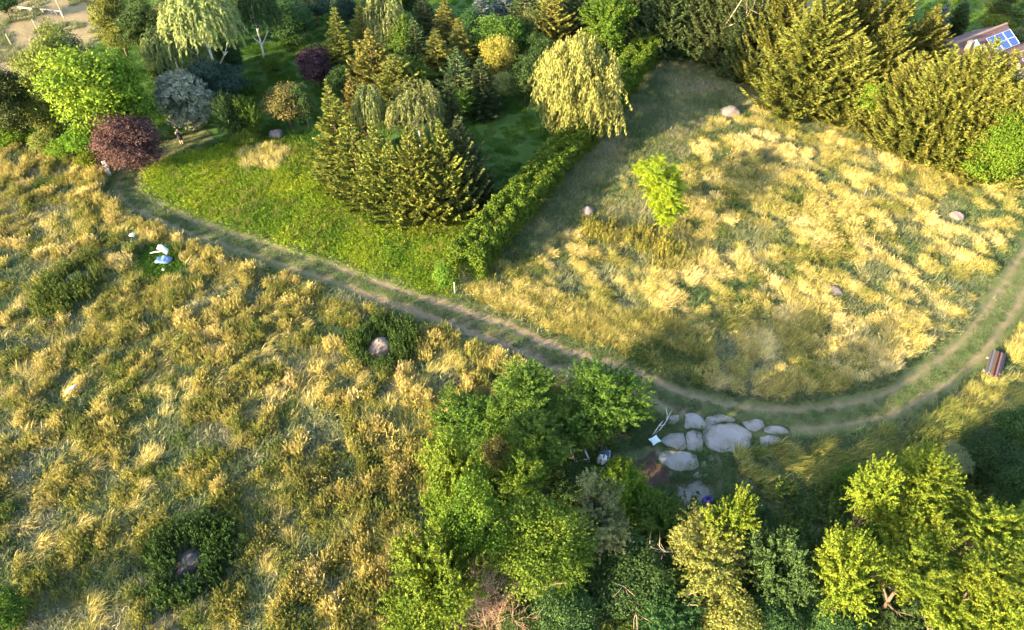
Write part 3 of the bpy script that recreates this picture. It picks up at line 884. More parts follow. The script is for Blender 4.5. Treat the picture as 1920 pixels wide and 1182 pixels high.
rt('broadleaf_tree', 'tree', 'orange yellow leaved tree in the middle of the garden', 934, 105, 66, 82, 'orange', 'M2', 0.8)
cf('spruce_tree', 'dark blue green spruce on the lawn edge below the orange tree', 900, 112, 212, 62, 'spruce_dark', 'A', group=gc)
rt('shrub', 'shrub', 'small pale yellow green bush right of the dark spruce', 947, 158, 46, 52, 'pale', 'S1', 0.05)
rt('shrub', 'shrub', 'dark green bush between the pale bush and the willow', 985, 152, 56, 88, 'dark', 'M2', 0.1)
rt('broadleaf_tree', 'tree', 'small golden bush tree left of the willow crown', 880, 175, 40, 45, 'orange', 'S2', 0.05)
cf('spruce_tree', 'olive conifer at the top left of the willow', 1035, -20, 110, 80, 'spruce_olive', 'C', group=gc)
cf('spruce_tree', 'dark conifer at the top behind the willow', 1085, -40, 95, 90, 'spruce_dark', 'B', group=gc)
cf('spruce_tree', 'dark conifer in shade at the top above the round green tree', 985, -30, 90, 80, 'spruce_dark', 'A', group=gc)
rt('broadleaf_tree', 'tree', 'yellow green tree standing behind the top of the willow', 1146, 48, 96, 90, 'fresh', 'F1', 2.0)
rt('willow_tree', 'tree', 'large pale yellow weeping willow behind the hedge', 1088, 142, 190, 220, 'willow', 'W1', 0.6)
# the spruce grove in the middle
gg = 'spruces of the dense grove on the green meadow'
for tx, ty, by, w, m, k, t in [
        (612, 162, 345, 120, 'spruce', 'A', 'tall outermost spruce at the left end of the dense grove'), (650, 215, 380, 112, 'spruce', 'B', 'second spruce from the left in the dense grove'),
        (697, 240, 400, 108, 'spruce', 'C', 'front left spruce of the dense grove'), (728, 268, 408, 96, 'spruce', 'A', 'short front spruce left of the middle of the grove'),
        (762, 250, 412, 104, 'spruce', 'D', 'front middle spruce of the dense grove'), (792, 252, 410, 100, 'spruce', 'B', 'front spruce right of the middle of the grove'),
        (822, 238, 404, 106, 'spruce', 'C', 'front right spruce of the dense grove'), (857, 228, 385, 104, 'spruce_dark', 'D', 'shaded spruce near the right end of the grove'),
        (885, 262, 372, 80, 'spruce_dark', 'B', 'dark rightmost spruce of the grove beside the lawn'), (838, 150, 310, 86, 'spruce_dark', 'A', 'tall bluish spruce at the back right of the grove'),
        (652, 140, 300, 86, 'spruce_olive', 'B', 'olive brown spruce at the back left of the grove')]:
    cf('spruce_tree', t, tx, ty, by, w, m, k, group=gg)
weep_tree('birch_tree', 'tree', 'small weeping birch with bare white top inside the spruce grove', 695, 212, 64, 120, 'birch', 'w2', 3.0, 'bark_white')
weep_tree('birch_tree', 'tree', 'pale weeping birch in the middle of the spruce grove', 780, 205, 112, 130, 'birch', 'w3', 3.5, 'bark_white')
rt('broadleaf_tree', 'tree', 'small yellow green tree above the weeping birch of the grove', 775, 140, 70, 60, 'mid', 'F2', 2.0)
# the right hand wood
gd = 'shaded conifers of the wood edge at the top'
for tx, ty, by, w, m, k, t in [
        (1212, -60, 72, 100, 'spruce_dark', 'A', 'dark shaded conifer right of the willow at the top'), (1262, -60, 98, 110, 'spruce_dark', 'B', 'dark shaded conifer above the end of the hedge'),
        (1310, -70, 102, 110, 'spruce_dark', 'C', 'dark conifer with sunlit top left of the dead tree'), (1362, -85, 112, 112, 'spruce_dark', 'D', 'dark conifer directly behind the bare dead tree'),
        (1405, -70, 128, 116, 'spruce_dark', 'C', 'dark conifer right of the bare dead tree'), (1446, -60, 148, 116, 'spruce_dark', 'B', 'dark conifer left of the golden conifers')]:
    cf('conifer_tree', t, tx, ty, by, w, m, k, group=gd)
gk = 'sunlit golden conifers at the upper right'
for tx, ty, by, w, m, k, t in [
        (1560, -30, 205, 160, 'spruce_gold', 'C', 'leftmost tall golden conifer at the top of the meadow'), (1500, -60, 165, 120, 'spruce_gold', 'D', 'golden conifer behind the leftmost tall one'),
        (1645, -60, 170, 130, 'spruce_gold', 'D', 'golden conifer at the top left of the pointed one'), (1620, 60, 222, 130, 'spruce_gold', 'B', 'golden conifer left of the light green tree'),
        (1762, 10, 165, 112, 'spruce_gold', 'C', 'pointed golden conifer beside the blue spruce'), (1705, -40, 170, 120, 'spruce_gold', 'A', 'golden conifer at the top behind the pointed one'),
        (1738, 95, 262, 130, 'spruce_gold', 'D', 'golden conifer right of the light green tree'), (1795, 82, 288, 140, 'spruce_gold', 'C', 'broad golden conifer in front of the brown roof'),
        (1872, 72, 300, 150, 'spruce_gold', 'D', 'broad golden conifer in front of the solar panels'), (1680, 30, 205, 120, 'spruce_gold', 'B', 'golden conifer in the middle of the sunlit row'),
        (1935, 140, 330, 130, 'spruce_gold', 'C', 'golden conifer cut by the right edge of the picture')]:
    cf('conifer_tree', t, tx, ty, by, w, m, k, group=gk)
rt('broadleaf_tree', 'tree', 'light green leafy tree at the foot of the golden conifers', 1643, 192, 82, 100, 'bright', 'L2', 0.2)
rt('broadleaf_tree', 'tree', 'bright green tree at the right edge below the golden conifers', 1880, 278, 128, 150, 'bright', 'L1', 0.3)
cf('blue_spruce', 'blue grey spruce in the garden beyond the golden conifers', 1779, 6, 105, 50, 'spruce_blue', 'B')
cf('cypress_tree', 'slim dark green pointed cypress beside the blue spruce', 1812, 4, 92, 30, 'dark', 'Y')
rt('shrub', 'shrub', 'round clipped yellow green bush behind the roof with panels', 1868, 46, 56, 40, 'fresh', 'S1', 0.05)
rt('red_shrub', 'shrub', 'small red leaved bush at the top right corner', 1894, 28, 30, 24, 'red_leaf', 'S2', 0.2)
rt('broadleaf_tree', 'tree', 'dark tree at the top edge above the red bush', 1880, 5, 80, 50, 'dark', 'L1', 0.2)
rt('broadleaf_tree', 'tree', 'dark tree in the top right corner', 1925, 22, 60, 60, 'dark', 'L2', 0.2)
rt('shrub', 'shrub', 'grey green bush between the two roofs', 1908, 72, 34, 40, 'grey_green', 'S1', 0.3)
rt('shrub', 'shrub', 'small round bush on the lawn at the top of the picture', 1790, -4, 30, 26, 'mid', 'S2', 0.05)
# the wood at the bottom
ga = 'trees of the thicket below the track'
for x, y, w, h, m, k, zb, t in [
        (1135, 765, 165, 130, 'mid', 'F1', 3.2, 'dark green tree with yellow tips beside the broken paving'), (1000, 745, 140, 95, 'mid', 'F2', 2.6, 'low green tree at the top end of the thicket below the track'),
        (895, 800, 140, 115, 'mid', 'F3', 0.3, 'tree at the upper left corner of the thicket'), (1010, 815, 125, 105, 'mid', 'F1', 3.2, 'yellow tipped tree in the upper middle of the thicket'),
        (865, 890, 125, 150, 'fresh', 'F2', 2.0, 'sunlit tree on the left side of the thicket beside the golden grass'), (985, 905, 112, 112, 'fresh', 'F3', 3.0, 'tree with yellow rounded crown above the tallest crown of the thicket'),
        (880, 1000, 130, 180, 'fresh', 'L2', 4.0, 'tall sunlit tree left of the tallest crown'), (1010, 1028, 180, 176, 'fresh', 'L2', 5.5, 'tallest bright green crown jutting over the dark undergrowth'),
        (825, 1085, 155, 180, 'fresh', 'F1', 3.0, 'large bright green tree at the left bottom of the thicket'), (785, 1165, 130, 100, 'fresh', 'F3', 1.5, 'bright green tree at the bottom edge where golden grass ends'),
        (1120, 975, 120, 130, 'grey_green', 'F3', 2.0, 'grey green tree with pale yellow tips right of the tallest crown'), (1180, 925, 125, 110, 'bright', 'F1', 0.3, 'mid green feathery tree below the dark soil patch'),
        (1250, 985, 130, 120, 'mid', 'F2', 0.2, 'dark green bushy tree right of the feathery tree'), (1335, 1050, 160, 135, 'straw', 'F2', 2.2, 'pale straw yellow tree at the bottom among dark trees'),
        (1365, 985, 95, 110, 'lime', 'F3', 2.6, 'yellow green tree rising behind the straw yellow tree'), (1362, 1150, 120, 90, 'straw', 'M1', 0.8, 'yellow bush at the bottom edge below the straw yellow tree'),
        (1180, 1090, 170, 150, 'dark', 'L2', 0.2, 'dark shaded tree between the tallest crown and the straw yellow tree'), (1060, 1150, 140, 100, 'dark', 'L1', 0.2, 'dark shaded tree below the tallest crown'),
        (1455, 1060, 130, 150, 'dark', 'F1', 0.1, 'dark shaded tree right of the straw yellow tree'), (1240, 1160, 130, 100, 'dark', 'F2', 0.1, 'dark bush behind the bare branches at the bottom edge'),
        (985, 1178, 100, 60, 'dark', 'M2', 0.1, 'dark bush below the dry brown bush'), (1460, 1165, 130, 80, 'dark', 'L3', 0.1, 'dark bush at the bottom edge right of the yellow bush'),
        (1085, 905, 90, 70, 'dark', 'M1', 0.1, 'dark bush below the old wooden frame'), (935, 860, 70, 70, 'bronze', 'M2', 1.0, 'brownish green tree in the middle of the thicket')]:
    rt('broadleaf_tree', 'tree', t, x, y, w, h, m, k, zb, trunk='abc'[int(x) % 3], group=ga)
gb = 'lime green trees at the lower right'
for x, y, w, h, m, k, zb, t in [
        (1643, 930, 86, 125, 'lime', 'F1', 3.4, 'narrow lime green crown at the left of the lower right trees'), (1745, 915, 135, 120, 'lime', 'F2', 4.4, 'topmost lime green crown of the lower right trees'),
        (1720, 985, 115, 100, 'lime', 'F3', 4.2, 'lime green crown below the topmost one'), (1850, 985, 140, 120, 'lime', 'F1', 4.2, 'lime green crown at the right of the topmost one'),
        (1588, 1085, 130, 150, 'lime', 'F2', 2.2, 'low yellow green tree at the left of the lower right group'), (1720, 1070, 170, 135, 'lime', 'F3', 4.2, 'wide lime green crown in the middle of the lower right group'),
        (1855, 1070, 140, 120, 'lime', 'F2', 4.4, 'lime green crown at the right edge in the lower right corner'), (1790, 1155, 130, 110, 'lime', 'F1', 3.6, 'lime green crown at the bottom edge right of the dark tree'),
        (1895, 1155, 120, 110, 'lime', 'F3', 4.0, 'lime green crown in the very corner at lower right'),
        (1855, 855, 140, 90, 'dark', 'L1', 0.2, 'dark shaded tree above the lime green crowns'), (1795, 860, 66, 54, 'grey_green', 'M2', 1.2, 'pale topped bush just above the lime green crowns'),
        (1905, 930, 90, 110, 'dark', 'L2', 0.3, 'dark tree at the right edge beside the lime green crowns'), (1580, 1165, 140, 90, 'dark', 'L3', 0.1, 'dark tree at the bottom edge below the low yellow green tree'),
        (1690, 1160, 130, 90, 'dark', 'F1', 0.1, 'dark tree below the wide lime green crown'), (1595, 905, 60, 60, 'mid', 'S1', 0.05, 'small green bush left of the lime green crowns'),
        (1905, 800, 80, 90, 'dark', 'M1', 0.1, 'dark tree at the right edge below the stack of boards'), (1800, 960, 60, 90, 'dark', 'L1', 0.2, 'dark tree in the gap between the lime green crowns')]:
    rt('broadleaf_tree', 'tree', t, x, y, w, h, m, k, zb, trunk='abc'[int(x) % 3], group=gb)
rt('broadleaf_tree', 'tree', 'small dark green bush in the bottom left corner', 0, 1150, 90, 100, 'mid', 'M1', 0.05)

gf = 'trees filling the back of the garden'
for x, y, w, h, m, k, zb, t in [
        (755, 85, 70, 90, 'mid', 'F1', .5, 'green leafy tree between the yellow topped weeping tree and the dark spruce'), (770, 165, 60, 60, 'mid', 'M1', .3, 'small green tree left of the yellow green cypress like spruce'),
        (640, 155, 50, 70, 'dark', 'M2', .2, 'dark bush between the purple shrub and the broad olive spruce'), (880, 60, 60, 80, 'dark', 'L1', .5, 'dark leafy tree left of the round green tree'),
        (860, 200, 60, 60, 'mid', 'F2', .2, 'green bush at the upper end of the inner lawn'), (1010, 110, 60, 90, 'dark', 'L2', .4, 'dark leafy tree just left of the willow'),
        (700, 20, 60, 80, 'dark', 'L2', .6, 'dark leafy tree at the top left of the weeping tree'), (1010, 60, 70, 80, 'oak_dark', 'L3', .6, 'grey green tree right of the round green tree'),
        (430, 110, 60, 70, 'dark', 'L1', .3, 'dark tree beside the shaded lawn at the foot of the birches'), (300, 120, 60, 80, 'dark', 'L2', .3, 'dark tree between the bright green tree and the lower birch'),
        (645, 20, 50, 70, 'blue_dark', 'M1', .5, 'dark bluish bush between the two slim spruces at the top'), (430, 25, 70, 90, 'dark', 'L2', 1.0, 'dark tree at the top between the pale birch and the shaded birch'), (515, -2, 80, 70, 'oak_dark', 'L1', 1.0, 'grey green tree at the top edge behind the round dark tree'),
        (640, -18, 80, 70, 'dark', 'L3', 1.0, 'dark crown at the top edge above the slim pale spruce'), (325, 2, 80, 70, 'oak_dark', 'L2', 1.0, 'grey green crown at the top edge behind the large pale birch'), (770, -10, 70, 70, 'dark', 'L1', 1.0, 'dark crown at the top edge right of the weeping tree'),
        (505, 120, 45, 40, 'mid', 'S1', .05, 'low bush on the shaded lawn left of the purple shrub')]:
    rt('broadleaf_tree', 'tree', t, x, y, w, h, m, k, zb, trunk='abc'[int(x) % 3], group=gf)
for x, y, w, h, m, k, t in [(20, 250, 70, 50, 'bright', 'S1', 'leftmost yellow green bush on the border of the left field'), (80, 262, 60, 44, 'oak', 'S2', 'second yellow green bush on the border of the left field'),
        (115, 280, 55, 40, 'bright', 'S1', 'third low bush on the border of the left field'), (165, 300, 45, 40, 'bright', 'S2', 'low bush on the field border next to the white board')]:
    rt('shrub', 'shrub', t, x, y, w, h, m, k, 0.02, group='bushes along the border of the left field')
for x, y, w, h, m, k, zb, t in [
        (940, 945, 90, 90, 'mid', 'F1', 2.0, 'green tree filling the gap above the tallest crown'), (1070, 1060, 80, 100, 'mid', 'F2', 2.2, 'half shaded tree on the right flank of the tallest crown'),
        (840, 960, 80, 110, 'fresh', 'F3', 1.5, 'sunlit bushy tree on the left flank of the thicket'), (1080, 800, 90, 80, 'mid', 'F3', 3.0, 'green tree left of the tree with yellow tips'),
        (950, 800, 90, 80, 'mid', 'F2', 1.0, 'green tree in the upper left of the thicket'), (1290, 1090, 90, 90, 'mid', 'F1', .4, 'half lit bush left below the straw yellow tree'),
        (1420, 1000, 80, 80, 'dark', 'F3', .1, 'dark bush in the hollow right of the yellow green tree'), (1660, 1010, 80, 80, 'mid', 'F1', 1.0, 'half shaded tree between the lime green crowns')]:
    rt('broadleaf_tree', 'tree', t, x, y, w, h, m, k, zb, trunk='abc'[int(x) % 3], group=ga)
for tx, ty, by, w, k, t in [(1595, -20, 200, 120, 'C', 'golden conifer right behind the leftmost tall one'), (1835, 120, 300, 120, 'D', 'golden conifer between the two broad ones'), (1668, 70, 212, 100, 'C', 'golden conifer directly behind the light green tree'),
        (1765, 150, 285, 110, 'B', 'low golden conifer in front of the broad one'), (1900, 130, 320, 130, 'C', 'golden conifer above the bright green tree at the right edge'), (1530, 40, 200, 100, 'B', 'low golden conifer at the left end of the sunlit row'),
        (1838, 84, 292, 130, 'D', 'golden conifer hiding the lower half of the brown tiled house'), (1908, 92, 305, 130, 'D', 'golden conifer between the solar panels and the right edge')]:
    cf('conifer_tree', t, tx, ty, by, w, 'spruce_gold', k, group=gk)

# the lone young tree with feathered leaves
def feather_tree():
    rng = np.random.default_rng(91)
    b = gpt(1206, 402)
    top = at(1232, 345, 3.6)
    e = tag(empty('young_tree', b), 'bright yellow green young tree with feathered leaves alone in the meadow', 'tree')
    mb = MB()
    hubs = []
    for px, py, z in [(1212, 318, 4.2), (1235, 312, 4.6), (1258, 326, 4.2), (1220, 345, 4.3), (1248, 348, 4.6), (1265, 355, 3.4), (1232, 372, 4.0), (1258, 380, 3.7), (1240, 395, 3.2), (1222, 360, 3.6),
                      (1268, 385, 2.8), (1246, 408, 2.6), (1205, 325, 3.4), (1262, 345, 2.8), (1240, 335, 3.4), (1225, 330, 4.9), (1250, 366, 4.2)]:
        p = at(1234 + (px - 1234) * 1.12, 362 + (py - 362) * 1.15, z) - b
        hubs.append(p)
    hubs += [hubs[i] * .55 + hubs[(i * 5 + 3) % len(hubs)] * .45 + np.array([0, 0, -.15]) for i in range(len(hubs))]
    fork = np.array([.35, .25, 1.7])
    mb.tube([(0, 0, -.2), (.12, .1, .9), fork], [.09, .075, .06], 7)
    Cs, As, Ns, Ls, Ws, Ts = [], [], [], [], [], []
    for hpt in hubs:
        mid = fork * .5 + hpt * .5 + np.array([0, 0, -.15])
        mb.tube([fork, mid, hpt], [.045, .03, .015], 5)
        for q in range(26):
            a = 6.283 * q / 11 + rng.normal(0, .2); el = rng.uniform(-.1, .9)
            d = np.array([math.cos(a) * math.cos(el), math.sin(a) * math.cos(el), math.sin(el)])
            L = rng.uniform(.6, .95); p = hpt.copy(); tb = rng.random() * .6
            n = 9
            for k in range(n):
                d = unit(d + np.array([0, 0, -.085])); p = p + d * L / n
                s = unit(np.cross(d, [0, 0, 1.0]))
                for sg in (-1, 1):
                    Cs.append(p + s * sg * .075); As.append(s * sg + d * .45 + np.array([0, 0, -.15])); Ns.append(np.array([0, 0, 1.0]) + rng.normal(0, .25, 3)); Ls.append(.24 * (1 - .4 * k / n)); Ws.append(.11)
                    Ts.append(np.clip(tb + .4 * rng.random(), 0, 1))
    meshobj('crown', quadmesh('crown', leaves(np.array(Cs), np.array(As), np.array(Ns), np.array(Ls), np.array(Ws)), np.array(Ts)), M['ailanthus'], e)
    mb.build('trunk', M['bark'], e, True)
feather_tree()

# dry brown bush, bare branches, dead tree
def bare_plant(name, cat, label, px, py, s, mat, sz=None, mesh=None, z=0.0):
    b = gpt(px, py)
    return tag(meshobj(name, mesh or TWIG, M[mat], None, (b[0], b[1], b[2] + z), (0, 0, RNG.random() * 6), (s, s, sz or s)), label, cat)
bare_plant('dry_bush', 'bush', 'dry brown leafless bush among the green trees at the bottom', 935, 1172, 3.3, 'twig', 5.2)
bare_plant('dry_bush', 'bush', 'pale grey leafless bush behind the dry brown bush', 897, 1135, 2.0, 'dead_wood', 2.8)

def dead_tree(name, label, base_px, tips, mat, cat='dead tree', r0=0.09, lv=2, seed=5, bl=1.0):
    rng = random.Random(seed)
    b = gpt(*base_px)
    e = tag(empty(name, b), label, cat)
    mb = MB(); mbr = MB()
    def grow(mbx, p, d, L, rad, lev):
        pts = [p]; q = Vector(p); dd = Vector(d)
        for k in range(4):
            dd = (dd + Vector((rng.gauss(0, .14), rng.gauss(0, .14), rng.gauss(0, .1)))).normalized(); q = q + dd * L / 4; pts.append(q.copy())
        mbx.tube(pts, [rad, rad * .85, rad * .7, rad * .5, rad * .2], 5)
        if lev:
            for c in range(rng.randint(3, 4)):
                grow(mbr, pts[rng.randint(1, 4)], (dd + Vector((rng.gauss(0, .6), rng.gauss(0, .6), rng.gauss(.05, .4)))).normalized(), L * bl * rng.uniform(.4, .65), rad * .5, lev - 1)
    for (px, py, z) in tips:
        t = Vector(at(px, py, z) - b)
        grow(mb, Vector((0, 0, -.1)), t.normalized(), t.length, r0, lv)
    mb.build('trunk', M[mat], e, True)
    mbr.build('branches', M[mat], e, True)['kind'] = 'stuff'
dead_tree('dead_tree', 'bare bleached dead tree in front of the dark conifers at the top', (1340, 112), [(1372, 0, 9.5)], 'dead_wood', r0=.08, seed=4, lv=3)
dead_tree('dead_branch', 'bare grey branches sticking out of the dark undergrowth at the bottom', (1240, 1130), [(1255, 1060, 3.2), (1205, 1090, 2.4), (1240, 1050, 3.0)], 'dead_wood', 'branch', .05, 2, 8)
dead_tree('dead_branch', 'bare branches in the straw yellow tree near the bottom edge', (1278, 1182), [(1285, 1130, 2.6), (1270, 1150, 2.0)], 'dead_wood', 'branch', .045, 2, 9)
dead_tree('dead_sapling', 'dry bleached sapling fallen in the golden meadow', (1590, 414), [(1642, 326, 1.0)], 'pale_wood', 'dead sapling', .06, 2, 3, .45)
dead_tree('dead_branch', 'pale forked driftwood like branch lying beside the paving', (1220, 818), [(1262, 797, .35), (1240, 800, .5)], 'pale_wood', 'branch', .055, 1, 12)
dead_tree('dead_branch', 'bare white drooping top of the small birch in the grove', (692, 300), [(690, 172, 6.8)], 'pale_wood', 'branch', .03, 2, 16, .45)

# ---- the hedge
def hedge(name, label, px, hw, H, seed):
    rng = np.random.default_rng(seed)
    path = catmull([at(a, b)[:2] for a, b in px], 10)
    seg = np.hypot(*np.diff(path, axis=0).T); s = np.concatenate([[0], np.cumsum(seg)]); Lh = s[-1]
    o = path[0]; z0 = float(hgt(o[0], o[1]))
    e = tag(empty(name, (o[0], o[1], z0)), label, 'hedge')
    tx = np.gradient(path[:, 0], s); ty = np.gradient(path[:, 1], s)
    Q, T = [], []
    for i in range(int(Lh * 38) + 150):
        t = rng.uniform(-.15, Lh) if i >= 150 else rng.uniform(-.3, .9); u = rng.uniform(-1, 1); u = math.copysign(abs(u) ** .55, u); zf = rng.random() ** .6
        if abs(u) < .6 and zf < .6 and t > .6: zf = .75 + .25 * rng.random()
        rc = rng.uniform(.32, .5)
        zc = .3 + (H - rc * .9 - .3) * zf * (.94 + .12 * float(vnoise(t / 1.6, 0 * t, 78)))
        cx_, cy_ = np.interp(t, s, path[:, 0]), np.interp(t, s, path[:, 1]); dx_, dy_ = np.interp(t, s, tx), np.interp(t, s, ty); ln = math.hypot(dx_, dy_)
        off = u * (hw - rc * .75) * (1.0 - .12 * zf)
        c = np.array([cx_ - dy_ / ln * off - o[0], cy_ + dx_ / ln * off - o[1], zc])
        n = 90
        d = rand_dirs(n, rng); d[:, 2] = np.where(d[:, 2] < -.3, -d[:, 2], d[:, 2])
        P = c + d * (rc * (.6 + .45 * rng.random(n)))[:, None] * np.array([1, 1, .85])
        sz = .75 + .6 * rng.random(n)
        Q.append(leaves(P, unit(d * .6 + rand_dirs(n, rng)), unit(d + rand_dirs(n, rng) * .7), .17 * sz, .11 * sz))
        T.append(np.clip(.2 + .5 * rng.random() + .35 * (rng.random(n) - .5), 0, 1))
    meshobj('foliage', quadmesh('foliage', np.concatenate(Q), np.concatenate(T)), M['hedge'], e)
    mb = MB()
    for q in np.arange(.4, Lh, 1.1):
        x, y = np.interp(q, s, path[:, 0]) - o[0], np.interp(q, s, path[:, 1]) - o[1]
        mb.tube([(x, y, -.1), (x + .05, y, .7), (x - .05, y + .08, H * .75)], [.05, .04, .015], 5)
    mb.build('stems', M['bark'], e)['kind'] = 'stuff'
    return path
HEDGE = hedge('hedge', 'long thick green hedge running back from the track to the willow', [(876, 522), (926, 460), (976, 404), (1024, 350), (1070, 296), (1114, 246), (1154, 194), (1188, 147), (1214, 108)], 1.75, 3.0, 17)
rt('shrub', 'shrub', 'small green bush against the near end of the hedge', 832, 518, 36, 60, 'hedge', 'S1', 0.05)

# ---- boulders
def boulder_mesh(seed):
    bm = bmesh.new()
    bmesh.ops.create_icosphere(bm, subdivisions=4, radius=1.0)
    rng = random.Random(seed)
    planes = [(Vector((rng.gauss(0, 1), rng.gauss(0, 1), rng.gauss(.2, .8))).normalized(), rng.uniform(.68, .95)) for _ in range(11)]
    from mathutils import noise as mn
    for v in bm.verts:
        for n, d in planes:
            k = v.co.dot(n)
            if k > d: v.co -= n * (k - d) * .88
        v.co += v.co.normalized() * (mn.fractal(v.co * 1.7 + Vector((seed, 0, 0)), 1, 2, 4) * .10)
    me = bpy.data.meshes.new('boulder'); bm.to_mesh(me); bm.free()
    me.polygons.foreach_set('use_smooth', [True] * len(me.polygons))
    return me
for i, (px, py, w, hf, st, rz, mt, lab) in enumerate(BOULDERS):
    p = BPOS[i]
    r = w / 2 * depth(p) / FPX * 1.05
    tag(meshobj('boulder', boulder_mesh(i + 3), M[mt], None, (p[0], p[1], p[2] + r * hf * .35), (0, 0, rz), (r * st, r, r * hf)), lab, 'boulder', 'boulders lying in the fields')
# ------------------------------------------------------------------ grass and weeds
def blade_mesh(seed, n, L, lean, wid, spread, rad, segs=4, a0=(2, 18), head=0.0):
    """a tuft of tapering bent blades that lean towards +x"""
    rng = random.Random(seed)
    v, f, tint = [], [], []
    for b in range(n):
        r, a = rad * math.sqrt(rng.random()), rng.random() * 6.283
        p = Vector((r * math.cos(a), r * math.sin(a), -0.03))
        ph = rng.gauss(0, spread) if spread < 3 else rng.random() * 6.283
        dh = Vector((math.cos(ph), math.sin(ph), 0)); sd = Vector((-math.sin(ph), math.cos(ph), 0))
        sd = (sd + Vector((0, 0, rng.uniform(-.9, .9)))).normalized()
        ln = rng.uniform(*L); t0, t1 = R(rng.uniform(*a0)), R(rng.uniform(*lean)); w = wid * rng.uniform(.7, 1.3)
        ti = rng.random(); base = len(v)
        for k in range(segs + 1):
            t = k / segs
            ang = t0 + (t1 - t0) * t
            if k: p = p + (dh * math.sin(ang) + Vector((0, 0, math.cos(ang)))) * ln / segs
            ww = w * (1 - .75 * t) if not head else w * (.6 + .4 * t + head * (1 if k == segs - 1 else 0))
            if k < segs: v += [p - sd * ww / 2, p + sd * ww / 2]; tint += [ti, ti]
            else: v.append(p.copy()); tint.append(ti)
        for k in range(segs - 1): f.append((base + 2 * k, base + 2 * k + 1, base + 2 * k + 3, base + 2 * k + 2))
        f.append((base + 2 * segs - 2, base + 2 * segs - 1, base + 2 * segs))
    return pymesh('tuft', v, f, False, dict(tint=tint))

def weed_mesh(seed, stems=7, H=(.5, 1.0), l=.15, w=.07, per=16, spread=.28, lean=.25, plume=False):
    rng = np.random.default_rng(seed)
    Cs, As, Ns, Ls, Ws, Ts = [], [], [], [], [], []
    for s in range(stems):
        b = np.append(rng.normal(0, spread, 2), 0); h = rng.uniform(*H); d = unit(np.array([rng.normal(0, lean), rng.normal(0, lean), 1.0])); ts = rng.random()
        for k in range(per):
            t = (k + rng.random()) / per
            if plume: t = t ** .8
            a = rng.random() * 6.283; o = np.array([math.cos(a), math.sin(a), .25 if not plume else 1.1])
            Cs.append(b + d * h * t + o * l * .4 * (1.0 if not plume else .5)); As.append(o + rng.normal(0, .25, 3)); Ns.append(np.array([0, 0, 1.0]) + rng.normal(0, .5, 3) - o * .1)
            Ls.append(l * (.7 + .6 * rng.random()) * (1.1 - .4 * t)); Ws.append(w * (.7 + .6 * rng.random())); Ts.append(np.clip(ts * .6 + .4 * rng.random(), 0, 1))
    return quadmesh('weed', leaves(np.array(Cs), np.array(As), np.array(Ns), np.array(Ls), np.array(Ws)), np.array(Ts))

def panicle_mesh(seed, n, L, rad, lean=(5, 55), w=.022, heads=6, spread=9):
    """stalks with loose seed heads, a few blades at the foot"""
    rng = random.Random(seed); nr = np.random.default_rng(seed)
    v, f, tint = [], [], []
    def quad(c, a, nrm, l, wd, t):
        q = leaves(np.array([c]), np.array([a]), np.array([nrm]), l, wd)[0]; b = len(v)
        v.extend(map(tuple, q)); tint.extend([t] * 4); f.append((b, b + 1, b + 2, b + 3))
    for i in range(n):
        r, a = rad * math.sqrt(rng.random()), rng.random() * 6.283
        p = np.array([r * math.cos(a), r * math.sin(a), -.02]); ph = rng.gauss(0, spread) if spread < 3 else rng.random() * 6.283
        dh = np.array([math.cos(ph), math.sin(ph), 0]); ln = rng.uniform(*L); t1 = R(rng.uniform(*lean)); ti = rng.random(); sd = np.array([-math.sin(ph), math.cos(ph), rng.uniform(-.8, .8)]); sd /= np.linalg.norm(sd)
        b = len(v)
        for k in range(4):
            an = t1 * k / 3
            if k: p = p + (dh * math.sin(an) + np.array([0, 0, math.cos(an)])) * ln / 3
            ww = w * (1 - .5 * k / 3)
            v.extend([tuple(p - sd * ww), tuple(p + sd * ww)]); tint.extend([ti * .6] * 2)
        for k in range(3): f.append((b + 2 * k, b + 2 * k + 1, b + 2 * k + 3, b + 2 * k + 2))
        tip = dh * math.sin(t1) + np.array([0, 0, math.cos(t1)])
        for h in range(heads):
            d = tip + nr.normal(0, .3, 3)
            quad(p - tip * .3 * rng.random() + nr.normal(0, .02, 3), d, nr.normal(0, 1, 3), .12 + .08 * rng.random(), .024 + .014 * rng.random(), min(1, .35 + .5 * rng.random()))
    return pymesh('panicle', v, f, False, dict(tint=tint))

def proto_collection(name, meshes, mat):
    c = bpy.data.collections.new(name)
    for m in meshes:
        m.materials.append(mat)
        c.objects.link(bpy.data.objects.new(name, m))
    return c

HAY = [(0.0, (0.062, 0.105, 0.024)), (0.3, (0.150, 0.168, 0.042)), (0.55, (0.300, 0.262, 0.074)), (0.8, (0.470, 0.385, 0.135)), (1.0, (0.58, 0.48, 0.25))]
LOW = [(0.0, (0.046, 0.098, 0.028)), (0.4, (0.105, 0.142, 0.056)), (0.75, (0.210, 0.208, 0.115)), (1.0, (0.34, 0.30, 0.19))]
WEED = [(0.0, (0.036, 0.075, 0.020)), (0.35, (0.100, 0.130, 0.024)), (0.7, (0.220, 0.205, 0.040)), (1.0, (0.34, 0.28, 0.07))]
LUSH = [(0.0, (0.036, 0.095, 0.014)), (0.45, (0.105, 0.185, 0.016)), (1.0, (0.250, 0.305, 0.022))]
m_hay, m_low, m_weed, m_lush = tuft_mat('hay_blades', HAY, .3), tuft_mat('low_grass_blades', LOW, .25), tuft_mat('weed_leaves', WEED, .35), tuft_mat('lush_leaves', LUSH, .38)
